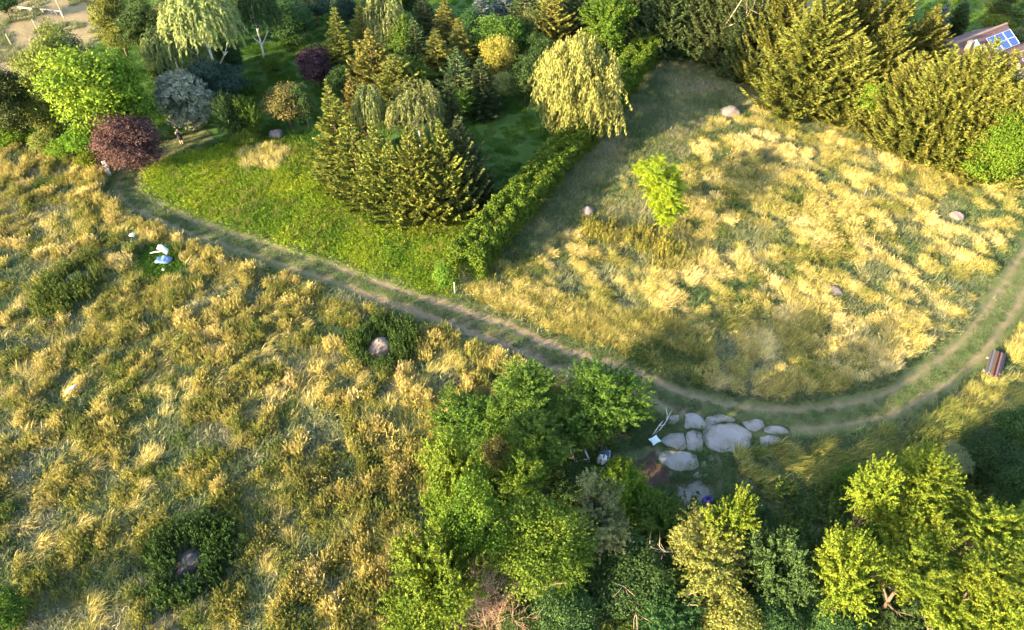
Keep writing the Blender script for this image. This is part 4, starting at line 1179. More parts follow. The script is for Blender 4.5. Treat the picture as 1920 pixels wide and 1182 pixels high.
COLS = {
    'panicle': proto_collection('seeding_tuft', [panicle_mesh(360 + i, 60, (.5, 1.0), .36) for i in range(6)], m_hay),
    'swept': proto_collection('swept_tuft', [panicle_mesh(380 + i, 75, (.6, 1.1), .36, (50, 110), .022, 4, .75) for i in range(7)], m_hay),
    'fluff': proto_collection('fluffy_tuft', [blade_mesh(340 + i, 120, (.45, 1.0), (25, 105), .042, 1.1, .36) for i in range(7)], m_hay),
    'lodged': proto_collection('lodged_tuft', [blade_mesh(200 + i, 130, (.6, 1.15), (55, 120), .040, .5, .42) for i in range(7)], m_hay),
    'upright': proto_collection('upright_tuft', [blade_mesh(220 + i, 130, (.6, 1.1), (15, 75), .034, 9, .38) for i in range(5)], m_hay),
    'low': proto_collection('low_tuft', [blade_mesh(240 + i, 170, (.3, .6), (40, 100), .034, 9, .62, 3) for i in range(5)], m_low),
    'weed': proto_collection('weed_plant', [weed_mesh(260 + i, 12, spread=.38) for i in range(5)], m_weed),
    'lush': proto_collection('lush_plant', [weed_mesh(280 + i, 46, (.12, .45), .10, .055, 7, .5, .4) for i in range(6)], m_lush),
    'shoot': proto_collection('shoot_plant', [weed_mesh(300 + i, 7, (.8, 1.35), .17, .05, 24, .24, .10, True) for i in range(5)], tuft_mat('shoot_leaves', [(0.0, (0.022, 0.052, 0.014)), (0.4, (0.055, 0.088, 0.018)), (0.7, (0.150, 0.155, 0.030)), (1.0, (0.30, 0.25, 0.06))], .3)),
    'turf': proto_collection('turf_tuft', [blade_mesh(320 + i, 150, (.25, .5), (20, 70), .036, 9, .8, 2) for i in range(4)], m_lush),
}

def scatter_group(name, coll):
    g = bpy.data.node_groups.new(name, 'GeometryNodeTree')
    g.interface.new_socket('Geometry', in_out='INPUT', socket_type='NodeSocketGeometry')
    g.interface.new_socket('Geometry', in_out='OUTPUT', socket_type='NodeSocketGeometry')
    i, o = g.nodes.new('NodeGroupInput'), g.nodes.new('NodeGroupOutput')
    ip = g.nodes.new('GeometryNodeInstanceOnPoints')
    ci = g.nodes.new('GeometryNodeCollectionInfo')
    ci.inputs['Collection'].default_value = coll
    ci.inputs['Separate Children'].default_value = True; ci.inputs['Reset Children'].default_value = True
    def named(n, t):
        a = g.nodes.new('GeometryNodeInputNamedAttribute'); a.data_type = t; a.inputs['Name'].default_value = n
        return [s for s in a.outputs if s.enabled][0]
    L = g.links
    L.new(i.outputs[0], ip.inputs['Points']); L.new(ci.outputs[0], ip.inputs['Instance'])
    ip.inputs['Pick Instance'].default_value = True
    L.new(named('pick', 'INT'), ip.inputs['Instance Index'])
    L.new(named('turn', 'FLOAT_VECTOR'), ip.inputs['Rotation'])
    L.new(named('size', 'FLOAT_VECTOR'), ip.inputs['Scale'])
    L.new(ip.outputs[0], o.inputs[0])
    return g
GN = {k: scatter_group('scatter_' + k, c) for k, c in COLS.items()}
NV = {k: len(c.objects) for k, c in COLS.items()}

def scatter(name, label, cat, kind_, x, y, size, turn, tone, shade=None, tilt=0.08, hz=None):
    n = len(x)
    me = bpy.data.meshes.new(name)
    me.vertices.add(n)
    me.vertices.foreach_set('co', np.stack([x, y, hgt(x, y)], -1).astype(np.float32).ravel())
    rng = np.random.default_rng(n)
    def put(nm, t, arr, key='value'):
        me.attributes.new(nm, t, 'POINT').data.foreach_set(key, arr)
    put('pick', 'INT', rng.integers(0, NV[kind_], n).astype(np.int32))
    put('turn', 'FLOAT_VECTOR', np.stack([rng.normal(0, tilt, n), rng.normal(0, tilt, n), turn], -1).astype(np.float32).ravel(), 'vector')
    s = np.asarray(size); hz_ = s if hz is None else hz
    put('size', 'FLOAT_VECTOR', np.stack([s, s, hz_], -1).astype(np.float32).ravel(), 'vector')
    put('tone', 'FLOAT', np.clip(tone, 0.02, .98).astype(np.float32))
    put('shade', 'FLOAT', (rng.random(n) if shade is None else shade).astype(np.float32))
    o = meshobj(name, me)
    md = o.modifiers.new('scatter', 'NODES'); md.node_group = GN[kind_]
    return tag(o, label, cat, None, 'stuff')

def spread_pts(poly, dens, seed, avoid_track=1.9, extra=None):
    p = np.array(poly); lo, hi = p.min(0), p.max(0)
    lo = np.maximum(lo, (-95, 8)); hi = np.minimum(hi, (100, 118))
    rng = np.random.default_rng(seed)
    n = int((hi[0] - lo[0]) * (hi[1] - lo[1]) * dens)
    x, y = rng.uniform(lo[0], hi[0], n), rng.uniform(lo[1], hi[1], n)
    # only where the photograph can look, with a margin
    dp = y * CP + CAM_H * SP
    sx = x / dp * FPX; k = (np.abs(sx) < PW / 2 + 130) & (y < 106)
    x, y = x[k], y[k]
    k = inside(poly, x, y)
    if avoid_track: k &= dist_path(TRACK_L[::2], x, y) > avoid_track + .5 * (vnoise(x / 1.5, y / 1.5, 90) - .5)
    for s in SLABS: k &= ~inside([tuple(q) for q in s], x, y)
    for (b, bp) in zip(BOULDERS, BPOS):
        k &= np.hypot(x - bp[0], y - bp[1]) > b[2] / 2 * depth(bp) / FPX * 1.15
    return x[k], y[k]

def sub(k, *arrs): return [a[k] for a in arrs]
TAU = 2 * math.pi
RINGS = [((365, 1052), (96, 92), 'dense ring of dark green upright shoots around the dark grey boulder'), ((722, 648), (66, 60), 'ring of green shoots around the large sunlit boulder'),
         ((130, 548), (64, 62), 'clump of yellow green shoots around the small boulder in the left field')]
def ring_mask(x, y, grow=1.0):
    k = np.zeros(len(x), bool)
    for (cx, cy), (rx, ry), _ in RINGS:
        c = at(cx, cy); ex = at(cx + rx, cy) - c; ey = at(cx, cy - ry) - c
        k |= ((x - c[0]) / (ex[0] * grow)) ** 2 + ((y - c[1]) / (ey[1] * grow)) ** 2 < 1
    return k

# --- left field: grey green low grass, golden clumps and weeds standing out of it
def clumps(x, y, s, seed): return fbm(x, y, s, seed, 3)
rng = np.random.default_rng(501)
x, y = spread_pts(P_LEFT, 3, 601)
k = ~ring_mask(x, y, .8) & ~inside(P_TARP, x, y); x, y = sub(k, x, y)
scatter('low_grass', 'grey green low grass covering the left field', 'grass', 'low', x, y, .8 + .7 * rng.random(len(x)), rng.random(len(x)) * TAU, .2 + .9 * (clumps(x, y, 3.0, 110) - .15) + .2 * (rng.random(len(x)) - .5))
off_limits = lambda x, y: ring_mask(x, y, .95) | inside(P_TARP, x, y)
x, y = spread_pts(P_LEFT, 10, 602)
c = fbm(x, y, 1.2, 120, 2) + .16 * (fbm(x, y, 9, 124, 2) - .5)
# the strip along the track and the thicket is all tall hay
edge = np.exp(-((dist_path(TRACK_L[::2], x, y) - 2.6) / 1.6) ** 2) * .16 + np.exp(-(dist_path(gpoly([(1000, 730), (850, 790), (800, 1000), (740, 1200)]), x, y) / 4.5) ** 2) * .14
near = smooth(32, 15, y) * .04 + smooth(-18, -34, x) * smooth(32, 18, y) * .05
c = c + edge - near
k = (c > .54 + .05 * np.random.default_rng(3).random(len(x))) & ~off_limits(x, y); x, y, c = sub(k, x, y, c)
flow = .9 + 2.4 * (fbm(x, y, 5, 130, 2) - .5) * 2 + rng.normal(0, 1.1, len(x))
sz = .45 + .5 * smooth(.53, .68, c) + .2 * rng.random(len(x))
tone = .47 - .12 * smooth(34, 18, y) * smooth(0, -20, x) + .95 * (fbm(x, y, 1.8, 140, 2) - .45) + .35 * (rng.random(len(x)) - .5)
k = rng.random(len(x)) < .40
scatter('hay_grass', 'golden clumps of tall seeding grass in the left field', 'grass', 'panicle', x[k], y[k], .7 + .3 * rng.random(k.sum()), flow[k], tone[k], hz=sz[k] * 1.05)
k = ~k
scatter('leafy_hay', 'soft leafy tufts of golden grass in the left field', 'grass', 'fluff', x[k], y[k], .55 + .3 * rng.random(k.sum()), flow[k], tone[k], hz=sz[k] * .9)
x, y = spread_pts(P_LEFT, 2.2, 603)
c = fbm(x, y, 2.2, 150, 2); k = (c > .5) & ~off_limits(x, y); x, y, c = sub(k, x, y, c)
flow = .9 + 2.4 * (fbm(x, y, 9, 130, 2) - .5) * 2 + rng.normal(0, .4, len(x))
scatter('lodged_grass', 'flattened wisps of pale grass in the left field', 'grass', 'lodged', x, y, .6 + .45 * rng.random(len(x)), flow, .58 + .5 * (fbm(x, y, 4, 155, 2) - .45) + .2 * (rng.random(len(x)) - .5))
x, y = spread_pts(P_LEFT, 9, 604)
c = fbm(x, y, 1.2, 160, 2) + .12 * (fbm(x, y, 7, 165, 2) - .5); k = (c > .535) & ~off_limits(x, y); x, y, c = sub(k, x, y, c)
scatter('weeds', 'yellow green leafy weeds scattered over the left field', 'weeds', 'weed', x, y, .45 + .25 * rng.random(len(x)), rng.random(len(x)) * TAU, .54 + 1.2 * (fbm(x, y, 3, 170, 2) - .5) + .3 * (rng.random(len(x)) - .5), hz=.42 + .45 * smooth(.55, .72, c) + .12 * rng.random(len(x)))
x, y = spread_pts(P_TARP, 5, 605, 0)
scatter('nettles', 'patch of fresh green low plants around the blue and white sheet', 'weeds', 'lush', x, y, .8 + .4 * rng.random(len(x)), rng.random(len(x)) * TAU, .3 * rng.random(len(x)))
# --- rings of shoots round three boulders
for q, ((cx, cy), (rx, ry), lab) in enumerate(RINGS):
    c0 = at(cx, cy); ex = at(cx + rx, cy)[0] - c0[0]; ey = at(cx, cy - ry)[1] - c0[1]
    rr = np.random.default_rng(700 + q); n = int(ex * ey * 4 * 11)
    x, y = c0[0] + rr.uniform(-ex, ex, n), c0[1] + rr.uniform(-ey, ey, n)
    e2 = ((x - c0[0]) / ex) ** 2 + ((y - c0[1]) / ey) ** 2
    k = e2 < 1.1 - .7 * vnoise(x / 1.1, y / 1.1, 180 + q)
    if q == 2: k &= ~((x > c0[0] - .2) & (y > c0[1] + .9) & (e2 < .5))
    for (b, bp) in zip(BOULDERS, BPOS): k &= ((x - bp[0]) ** 2 + ((y - bp[1] + .35) * .8) ** 2) > (b[2] / 2 * depth(bp) / FPX * (1.3 if q else 1.25)) ** 2
    x, y, e2 = sub(k, x, y, e2)
    scatter('shoot_ring', lab, 'shoots', 'shoot', x, y, .8 + .35 * rr.random(len(x)), rr.random(len(x)) * TAU, (.08, .2, .4)[q] + .4 * e2 ** 2 * rr.random(len(x)) + .12 * (rr.random(len(x)) - .5), tilt=.1)  # sunlight on the rim is put into the outer shoots' yellower tone
# --- right field: lodged golden grass lying in swirls
x, y = spread_pts(P_RIGHT, 12, 611, 2.0)
k = ~inside(P_SHADE, x + 2.2 * (vnoise(x / 2, y / 2, 191) - .5), y + 2.2 * (vnoise(x / 2, y / 2, 192) - .5)); x, y = sub(k, x, y)
rng = np.random.default_rng(502)
flow = .75 + 2.4 * (fbm(x, y, 5, 210, 3) - .5) * 2 + rng.normal(0, .5, len(x))
# ridges lie across the lean of the grass
fx, fy = x * math.cos(.75) + y * math.sin(.75), -x * math.sin(.75) + y * math.cos(.75)
wave = .55 * fbm(fx / 1.0, fy / 1.3, .95, 200, 2) + .27 * fbm(x, y, 2.2, 203, 2) + .18 * fbm(x, y, 6, 205, 2)
rear = smooth(58, 72, y)
k = wave > .43 + .03 * rear + .08 * rng.random(len(x)); x, y, wave, flow, rear = sub(k, x, y, wave, flow, rear)
rng = np.random.default_rng(503)
tone = .62 + .85 * (fbm(x, y, 2.2, 220, 3) - .5) + .3 * (rng.random(len(x)) - .5) - .06 * rear
hz_ = .38 + .55 * smooth(.42, .62, wave)
k = rng.random(len(x)) < .66
scatter('hay_grass', 'golden lodged grass lying in swirls over the right meadow', 'grass', 'lodged', x[k], y[k], .5 + .3 * rng.random(k.sum()), flow[k], tone[k], hz=hz_[k])
k = ~k
scatter('seeding_grass', 'wind swept seeding grass mixed through the right meadow', 'grass', 'swept', x[k], y[k], .6 + .3 * rng.random(k.sum()), flow[k], tone[k], hz=hz_[k])
x, y = spread_pts(P_RIGHT, 2.6, 612, 1.8)
scatter('low_grass', 'green and grey low grass under the right meadow', 'grass', 'low', x, y, .8 + .6 * rng.random(len(x)) if False else .8 + .6 * np.random.default_rng(4).random(len(x)), np.random.default_rng(5).random(len(x)) * TAU,
        .35 + .8 * (fbm(x, y, 4, 230, 3) - .4))
x, y = spread_pts(P_RIGHT, 2.2, 613, 2.2)
k = ~inside(P_SHADE, x, y); x, y = sub(k, x, y)
c = clumps(x, y, 3, 240); k = c > .56; x, y, c = sub(k, x, y, c)
scatter('weeds', 'green leafy weeds scattered in the golden meadow', 'weeds', 'weed', x, y, .5 + .5 * RNG.random(len(x)), RNG.random(len(x)) * TAU, .35 + .5 * (RNG.random(len(x)) - .5))
# standing grass strip along the track
P_STRIP = gpoly([(872, 545), (900, 535), (1000, 560), (1120, 575), (1270, 600), (1330, 640), (1310, 745), (1230, 712), (1120, 680), (1000, 640)])
x, y = spread_pts(P_STRIP, 8, 614, 2.1)
k = ~inside(gpoly([(1165, 668), (1185, 650), (1240, 648), (1330, 690), (1330, 748), (1240, 712)]), x, y); x, y = sub(k, x, y)
scatter('upright_grass', 'standing golden green grass along the upper side of the track', 'grass', 'upright', x, y, .6 + .3 * RNG.random(len(x)), RNG.random(len(x)) * TAU, .46 + .3 * (fbm(x, y, 3, 250, 2) - .5) + .2 * (RNG.random(len(x)) - .5))
P_BUSHY = gpoly([(1085, 420), (1140, 430), (1230, 440), (1285, 470), (1290, 510), (1240, 520), (1190, 470), (1120, 460), (1090, 445)])
x, y = spread_pts(P_BUSHY, 5, 615, 0)
scatter('tall_weeds', 'band of tall yellow plumed weeds below the lone young tree', 'weeds', 'shoot', x, y, .7 + .4 * RNG.random(len(x)), RNG.random(len(x)) * TAU, .75 + .3 * (RNG.random(len(x)) - .5))
x, y = spread_pts(P_SHADE, 3.4, 616, 2.0)  # the cast shade here is put into a shorter, greyer grass
k = dist_path([tuple(q) for q in HEDGE], x, y) > 1.3; x, y = sub(k, x, y)
scatter('low_grass', 'grey green low grass in the shade right of the hedge', 'grass', 'low', x, y, .75 + .7 * RNG.random(len(x)), RNG.random(len(x)) * TAU, .54 + 1.3 * (fbm(x, y, 3, 260, 3) - .5) + .35 * (RNG.random(len(x)) - .5))
x, y = spread_pts(P_SHADE, 1.6, 617, 2.2)
c = clumps(x, y, 3, 270); k = (c > .55) & (dist_path([tuple(q) for q in HEDGE], x, y) > 1.6); x, y = sub(k, x, y)
scatter('hay_grass', 'pale wisps of lodged grass in the shade right of the hedge', 'grass', 'lodged', x, y, .45 + .3 * RNG.random(len(x)), .8 + RNG.normal(0, .8, len(x)), .55 + .3 * (RNG.random(len(x)) - .5))
# --- verge at the lower right
x, y = spread_pts(P_VERGE, 5, 621, 2.0)
k = fbm(x, y, 3, 280, 3) > .40; x, y = sub(k, x, y)
up = smooth(28, 36, y)
scatter('hay_grass', 'lodged grass on the verge right of the track, gold above and green below', 'grass', 'lodged', x, y, .55 + .5 * fbm(x, y, 3, 285, 2) + .2 * RNG.random(len(x)), .5 + 2 * (fbm(x, y, 9, 290, 2) - .5) + RNG.normal(0, .3, len(x)),
        .36 + .30 * up + .5 * (fbm(x, y, 4, 295, 2) - .5) + .2 * (RNG.random(len(x)) - .5))
x, y = spread_pts(P_VERGE, 2.4, 622, 1.9)
scatter('low_grass', 'green low grass under the verge right of the track', 'grass', 'low', x, y, .7 + .6 * RNG.random(len(x)), RNG.random(len(x)) * TAU, .2 + .4 * RNG.random(len(x)))
# --- lush green meadow and garden lawn
x, y = spread_pts(P_GREEN, 5.5, 631, 1.9)
k = ~inside(P_HAYSPOT, x, y); x, y = sub(k, x, y)
scatter('lush_plants', 'bright green leafy meadow between the track and the spruce grove', 'meadow', 'lush', x, y, .75 + .6 * fbm(x, y, 2.5, 300, 2) + .25 * RNG.random(len(x)), RNG.random(len(x)) * TAU, .66 + 1.5 * (fbm(x, y, 3, 310, 3) - .5) + .4 * (RNG.random(len(x)) - .5))
x, y = spread_pts(P_GREEN, 2.2, 632, 2.1)
k = clumps(x, y, 2.6, 320) > .5; x, y = sub(k, x, y)
scatter('weeds', 'taller weeds in the bright green meadow', 'weeds', 'weed', x, y, .4 + .35 * RNG.random(len(x)), RNG.random(len(x)) * TAU, .5 + .4 * (RNG.random(len(x)) - .5))
x, y = spread_pts(P_GREEN, 1.3, 638, 2.0)
k = (clumps(x, y, 2.0, 325) > .47) & ~inside(P_HAYSPOT, x, y); x, y = sub(k, x, y)
scatter('meadow_grass', 'yellow green grass tufts standing in the bright green meadow', 'grass', 'upright', x, y, .45 + .35 * RNG.random(len(x)), RNG.random(len(x)) * TAU, .14 + .35 * (fbm(x, y, 2, 326, 2) - .4) + .15 * RNG.random(len(x)))
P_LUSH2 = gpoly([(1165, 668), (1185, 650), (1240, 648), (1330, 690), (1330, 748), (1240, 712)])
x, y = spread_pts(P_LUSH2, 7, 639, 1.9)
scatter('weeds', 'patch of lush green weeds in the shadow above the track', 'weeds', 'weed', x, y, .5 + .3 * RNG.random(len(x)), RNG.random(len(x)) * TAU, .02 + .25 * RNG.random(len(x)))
x, y = spread_pts(P_HAYSPOT, 5, 633, 0)
scatter('hay_grass', 'patch of pale dry grass below the grey garden boulder', 'grass', 'lodged', x, y, .5 + .4 * RNG.random(len(x)), 2 + RNG.normal(0, 1, len(x)), .7 + .3 * (RNG.random(len(x)) - .5))
x, y = spread_pts(P_GARDEN, 1.8, 634, 1.6)
k = ~inside(P_GREEN, x, y) & ~inside(P_STRAW, x, y) & (y < 98); x, y = sub(k, x, y)
scatter('lawn_grass', 'dark green lawn grass of the shaded garden', 'lawn', 'turf', x, y, .45 + .35 * RNG.random(len(x)), RNG.random(len(x)) * TAU, .08 + .4 * (fbm(x, y, 4, 330, 2) - .4))
x, y = spread_pts(P_NEIGHBOUR, 1.4, 635, 0)
scatter('lawn_grass', 'blue green lawn of the garden at the top right', 'lawn', 'turf', x, y, .4 + .2 * RNG.random(len(x)), RNG.random(len(x)) * TAU, .25 + .2 * RNG.random(len(x)))
x, y = spread_pts(P_STRAW, 2, 636, 0)
k = fbm(x, y, 4, 335, 2) > .45; x, y = sub(k, x, y)
scatter('dry_grass', 'thin dry grass of the straw coloured field at the top left', 'grass', 'low', x, y, .5 + .5 * RNG.random(len(x)), RNG.random(len(x)) * TAU, .55 + .6 * (fbm(x, y, 5, 340, 2) - .45))
# --- undergrowth of the wood, grass on the track and in the yard
x, y = spread_pts(P_WOOD, 3, 641, 2.2)
k = ~inside(P_SOIL, x, y) & ~inside(P_RUBBLE, x, y) & ~inside(P_YARD, x, y); x, y = sub(k, x, y)
scatter('undergrowth', 'dark green undergrowth beneath the trees at the bottom', 'undergrowth', 'weed', x, y, .6 + .6 * RNG.random(len(x)), RNG.random(len(x)) * TAU, .02 + .3 * RNG.random(len(x)))
x, y = spread_pts(P_YARD, 4, 642, 1.8)
k = ~inside(P_SOIL, x, y) & ~inside(P_RUBBLE, x, y); x, y = sub(k, x, y)
scatter('low_grass', 'dark green grass growing around the broken paving', 'grass', 'low', x, y, .45 + .35 * RNG.random(len(x)), RNG.random(len(x)) * TAU, .05 + .35 * RNG.random(len(x)))
ex_, ey_ = [], []
for s in SLABS:
    for q in range(len(s)):
        for _ in range(3):
            if RNG.random() < .55:
                t = RNG.random(); pt = s[q] * (1 - t) + s[(q + 1) % len(s)] * t + RNG.normal(0, .07, 2); ex_.append(pt[0]); ey_.append(pt[1])
x, y = np.array(ex_), np.array(ey_)
scatter('joint_grass', 'small grass tufts creeping over the edges of the paving slabs', 'grass', 'low', x, y, .22 + .2 * RNG.random(len(x)), RNG.random(len(x)) * TAU, .1 + .4 * RNG.random(len(x)))
rng = np.random.default_rng(505)
n = 3600
i = rng.integers(0, len(TRACK) - 1, n); t = rng.random(n)[:, None]
p = TRACK[i] * (1 - t) + TRACK[i + 1] * t
dv = unit(TRACK[i + 1] - TRACK[i]); off = rng.choice([0, 0, -1.6, 1.6, 1.9, -1.9], n) + rng.normal(0, .22, n)
x, y = p[:, 0] - dv[:, 1] * off, p[:, 1] + dv[:, 0] * off
k = np.ones(n, bool)
for s in SLABS: k &= ~inside([tuple(q) for q in s], x, y)
x, y = sub(k, x, y)
scatter('track_grass', 'short grass on the crown and edges of the dirt track', 'grass', 'low', x, y, .3 + .3 * rng.random(len(x)), rng.random(len(x)) * TAU, .1 + .5 * rng.random(len(x)))
# ------------------------------------------------------------------ people, buildings and small things
M['skin'] = plain('skin', (0.58, 0.38, 0.28), 0.6, 0.05)
M['hair'] = plain('blond_hair', (0.62, 0.48, 0.27), 0.6, 0.2, 30)
M['black_cloth'] = plain('black_cloth', (0.018, 0.018, 0.022), 0.85, 0.2, 12)
M['white_sheet'] = plain('white_sheet', (0.50, 0.50, 0.49), 0.55, 0.05)
M['blue_sheet'] = plain('blue_sheet', (0.06, 0.13, 0.26), 0.45, 0.25, 4, c2=(0.20, 0.25, 0.33))
M['white_paint'] = plain('white_paint', (0.55, 0.55, 0.54), 0.6, 0.1)
M['mint_cloth'] = plain('pale_cloth', (0.46, 0.56, 0.55), 0.8, 0.05)
M['navy'] = plain('navy_plastic', (0.022, 0.035, 0.12), 0.4, 0.2, 3, 0.5)
M['purple_plastic'] = plain('purple_plastic', (0.10, 0.07, 0.36), 0.45, 0.1, 5, 0.5)
M['black_plastic'] = plain('black_plastic', (0.012, 0.012, 0.014), 0.4, 0.2, 6, 0.5)
M['grey_wood'] = plain('weathered_wood', (0.33, 0.31, 0.29), 0.85, 0.25, 7, 0.15)
M['rust_tile'] = plain('roof_tile', (0.095, 0.055, 0.055), 0.8, 0.25, 5, 0.2, c2=(0.125, 0.08, 0.075))
M['ridge_tile'] = plain('ridge_tile', (0.20, 0.135, 0.115), 0.8, 0.2, 5, 0.2)
M['house_wall'] = plain('house_wall', (0.22, 0.20, 0.18), 0.85, 0.06)
M['panel'] = plain('solar_cells', (0.018, 0.045, 0.19), 0.15, 0.15, 3, 0.6)
M['panel_frame'] = plain('panel_frame', (0.55, 0.57, 0.62), 0.35, 0.05, metal=0.6)
M['window_glass'] = plain('window_glass', (0.03, 0.04, 0.05), 0.08, 0.1, 2, 0.6)

def person():
    b = gpt(341, 270)
    e = tag(empty('person', (b[0], b[1], b[2] + .02), R(-170)), 'person with fair hair in dark clothes standing on the shaded garden path', 'person')
    J = dict(pel=(0, 0, .93), wai=(0, .01, 1.08), che=(0, .0, 1.28), nec=(0, .0, 1.46), hea=(0, -.02, 1.54), top=(0, -.01, 1.66))
    V, E, Rd = [], [], []
    def add(p, r): V.append(p); Rd.append(r if isinstance(r, tuple) else (r, r)); return len(V) - 1
    def lk(*ids):
        for a_, b_ in zip(ids[:-1], ids[1:]): E.append((a_, b_))
    pel = add((0, 0, .93), (.15, .11)); wai = add((0, .01, 1.08), (.125, .095)); che = add((0, 0, 1.28), (.15, .105)); nk = add((0, .0, 1.44), .05); hd = add((0, -.03, 1.54), (.07, .085)); tp = add((0, -.02, 1.62), (.065, .08))
    nose = add((0, -.115, 1.545), .014)
    lk(pel, wai, che, nk, hd, tp); lk(hd, nose)
    for s in (-1, 1):
        hip = add((s * .095, 0, .86), .085); kn = add((s * .10, -.02, .48), .055); an = add((s * .105, .01, .09), .036); to = add((s * .115, -.13, .035), .032)
        lk(pel, hip, kn, an, to)
        sh = add((s * .18, 0, 1.38), .055); el = add((s * .29, -.06, 1.13), .042); wr = add((s * .09, -.27, 1.06), .028); pa = add((s * .04, -.315, 1.065), (.036, .02))
        lk(che, sh, el, wr, pa)
        for q in range(4):
            f1 = add((s * (.01 - .005 * q), -.345 - .002 * q, 1.09 - .019 * q), .009); f2 = add((s * -.015, -.335 + .004 * q, 1.085 - .019 * q - .004), .0085); f3 = add((s * -.025, -.315, 1.08 - .019 * q), .008)
            lk(pa, f1, f2, f3)
        th1 = add((s * .035, -.31, 1.105), .010); th2 = add((s * .012, -.325, 1.122), .009); lk(pa, th1, th2)
        ear = add((s * .078, -.015, 1.545), .014); lk(hd, ear)
    me = bpy.data.meshes.new('body'); me.from_pydata(V, E, []); me.update()
    o = meshobj('body', me, M['skin'], e)
    md = o.modifiers.new('skin', 'SKIN')
    for i, r in enumerate(Rd): me.skin_vertices[0].data[i].radius = r
    me.skin_vertices[0].data[0].use_root = True
    md.use_smooth_shade = True
    o.modifiers.new('sub', 'SUBSURF').levels = 1
    o.modifiers['sub'].render_levels = 2
    # dress: rings round the trunk from neckline to hem
    def rings(rs, n=16):
        v, f = [], []
        for (z, rx, ry, cy) in rs:
            for k in range(n):
                a = TAU * k / n; v.append((rx * math.cos(a), cy + ry * math.sin(a), z))
        for i in range(len(rs) - 1):
            for k in range(n): f.append((i * n + k, i * n + (k + 1) % n, (i + 1) * n + (k + 1) % n, (i + 1) * n + k))
        return v, f
    v, f = rings([(.58, .25, .2, 0), (.75, .23, .18, 0), (.95, .195, .15, 0), (1.08, .155, .125, .01), (1.25, .185, .14, 0), (1.36, .2, .115, 0), (1.41, .12, .085, 0)])
    meshobj('dress', pymesh('dress', v, f, True), M['black_cloth'], e)
    bm = bmesh.new(); bmesh.ops.create_uvsphere(bm, u_segments=20, v_segments=12, radius=1)
    for q in bm.verts:
        x, y, z = q.co
        q.co = Vector((x * .098, .012 + y * .112, 1.585 + z * (.105 if z > 0 else .2)))
        if y < -.35 and z < .35: q.co.y = max(q.co.y, -.045)
    hm = bpy.data.meshes.new('hair'); bm.to_mesh(hm); bm.free()
    hm.polygons.foreach_set('use_smooth', [True] * len(hm.polygons))
    meshobj('hair', hm, M['hair'], e)
    for s in (-1, 1):
        mb = MB(); mb.box((s * .11, -.06, .03), (.085, .24, .06), bevel=.02); mb.build('shoe', M['black_cloth'], e)
        ey = MB(); ey.box((s * .03, -.106, 1.56), (.022, .008, .01), bevel=.003); ey.build('eye', M['black_cloth'], e)
    mo = MB(); mo.box((0, -.1, 1.505), (.045, .008, .01), bevel=.003); mo.build('mouth', M['ridge_tile'], e)
person()

# ---- the stack of boards beside the track
def board_stack():
    a, b_ = at(1855, 712), at(1866, 672)
    c = (a + b_) / 2; c[2] = float(hgt(c[0], c[1]))
    ang = math.atan2(b_[1] - a[1], b_[0] - a[0])
    e = tag(empty('board_stack', c, ang), 'stack of old coloured boards on trestles at the right edge beside the track', 'stack of boards')
    cols = [(0.06, 0.054, 0.057), (0.102, 0.099, 0.102), (0.066, 0.072, 0.06), (0.102, 0.048, 0.027), (0.03, 0.007, 0.011), (0.156, 0.087, 0.066), (0.027, 0.03, 0.051), (0.018, 0.016, 0.025)]
    L, w = 2.5, .112
    for i, cc in enumerate(cols):
        yy = (3.5 - i) * w * 1.04
        for lay in range(3):
            mb = MB(); mb.box((random.uniform(-.05, .05), yy + random.uniform(-.008, .008), .2 + lay * .13 + random.uniform(0, .02)), (L + random.uniform(-.12, .08), w * .93, .115), bevel=.008)
            k = 1.0 if lay == 2 else .6
            key = 'board%d' % i
            if key not in M: M[key] = plain('board_paint', cc, .8, .3, 5, .2)
            mb.build('board', M[key if lay == 2 else 'board%d' % ((i * 3 + lay) % 8)] if lay == 2 or ('board%d' % ((i * 3 + lay) % 8)) in M else M[key], e)
    for sx in (-.7, .7):
        mb = MB(); mb.box((sx, 0, .065), (.12, 1.1, .13), bevel=.008); mb.build('bearer', M['grey_wood'], e)
board_stack()

# ---- crumpled sheets and scraps
def sheet_mesh(nx, ny, sx, sy, amp, seed, lift=0.0):
    v, f = [], []
    for i in range(nx + 1):
        for j in range(ny + 1):
            u, w = i / nx - .5, j / ny - .5
            an_ = math.atan2(w, u); ed = (.78 + .5 * float(vnoise(an_ * 1.6 + 9, seed * 3.7, 400 + seed))) * (1 - .28 * min(1, 4 * abs(u * w)))
            z = amp * (float(fbm(u * sx * 1.0 + 5, w * sy + 5, .3, 410 + seed, 3))) * (1.1 - 1.6 * max(abs(u), abs(w)) ** 2) + lift * max(0, 1 - 4 * (u * u + w * w))
            v.append((u * sx * ed, w * sy * ed, max(0.02, z)))
    for i in range(nx):
        for j in range(ny): f.append((i * (ny + 1) + j, (i + 1) * (ny + 1) + j, (i + 1) * (ny + 1) + j + 1, i * (ny + 1) + j + 1))
    return pymesh('sheet', v, f, True)
def sheet(name, label, cat, px, py, sx, sy, mat, amp, seed, rz, z=.12, lift=0):
    p = gpt(px, py)
    o = meshobj(name, sheet_mesh(14, 12, sx, sy, amp, seed, lift), M[mat], None, (p[0], p[1], p[2] + z), (0, 0, rz))
    md = o.modifiers.new('thick', 'SOLIDIFY'); md.thickness = .012
    return tag(o, label, cat)
sheet('plastic_sheet', 'crumpled blue sheet lying on the green patch in the left field', 'sheet', 311, 497, 1.35, .85, 'blue_sheet', .5, 1, .1, .25, .2)
sheet('white_sheet', 'crumpled white sheet thrown over the blue sheet in the left field', 'sheet', 311, 480, 1.25, .5, 'white_sheet', .6, 2, -.55, .34, .2)
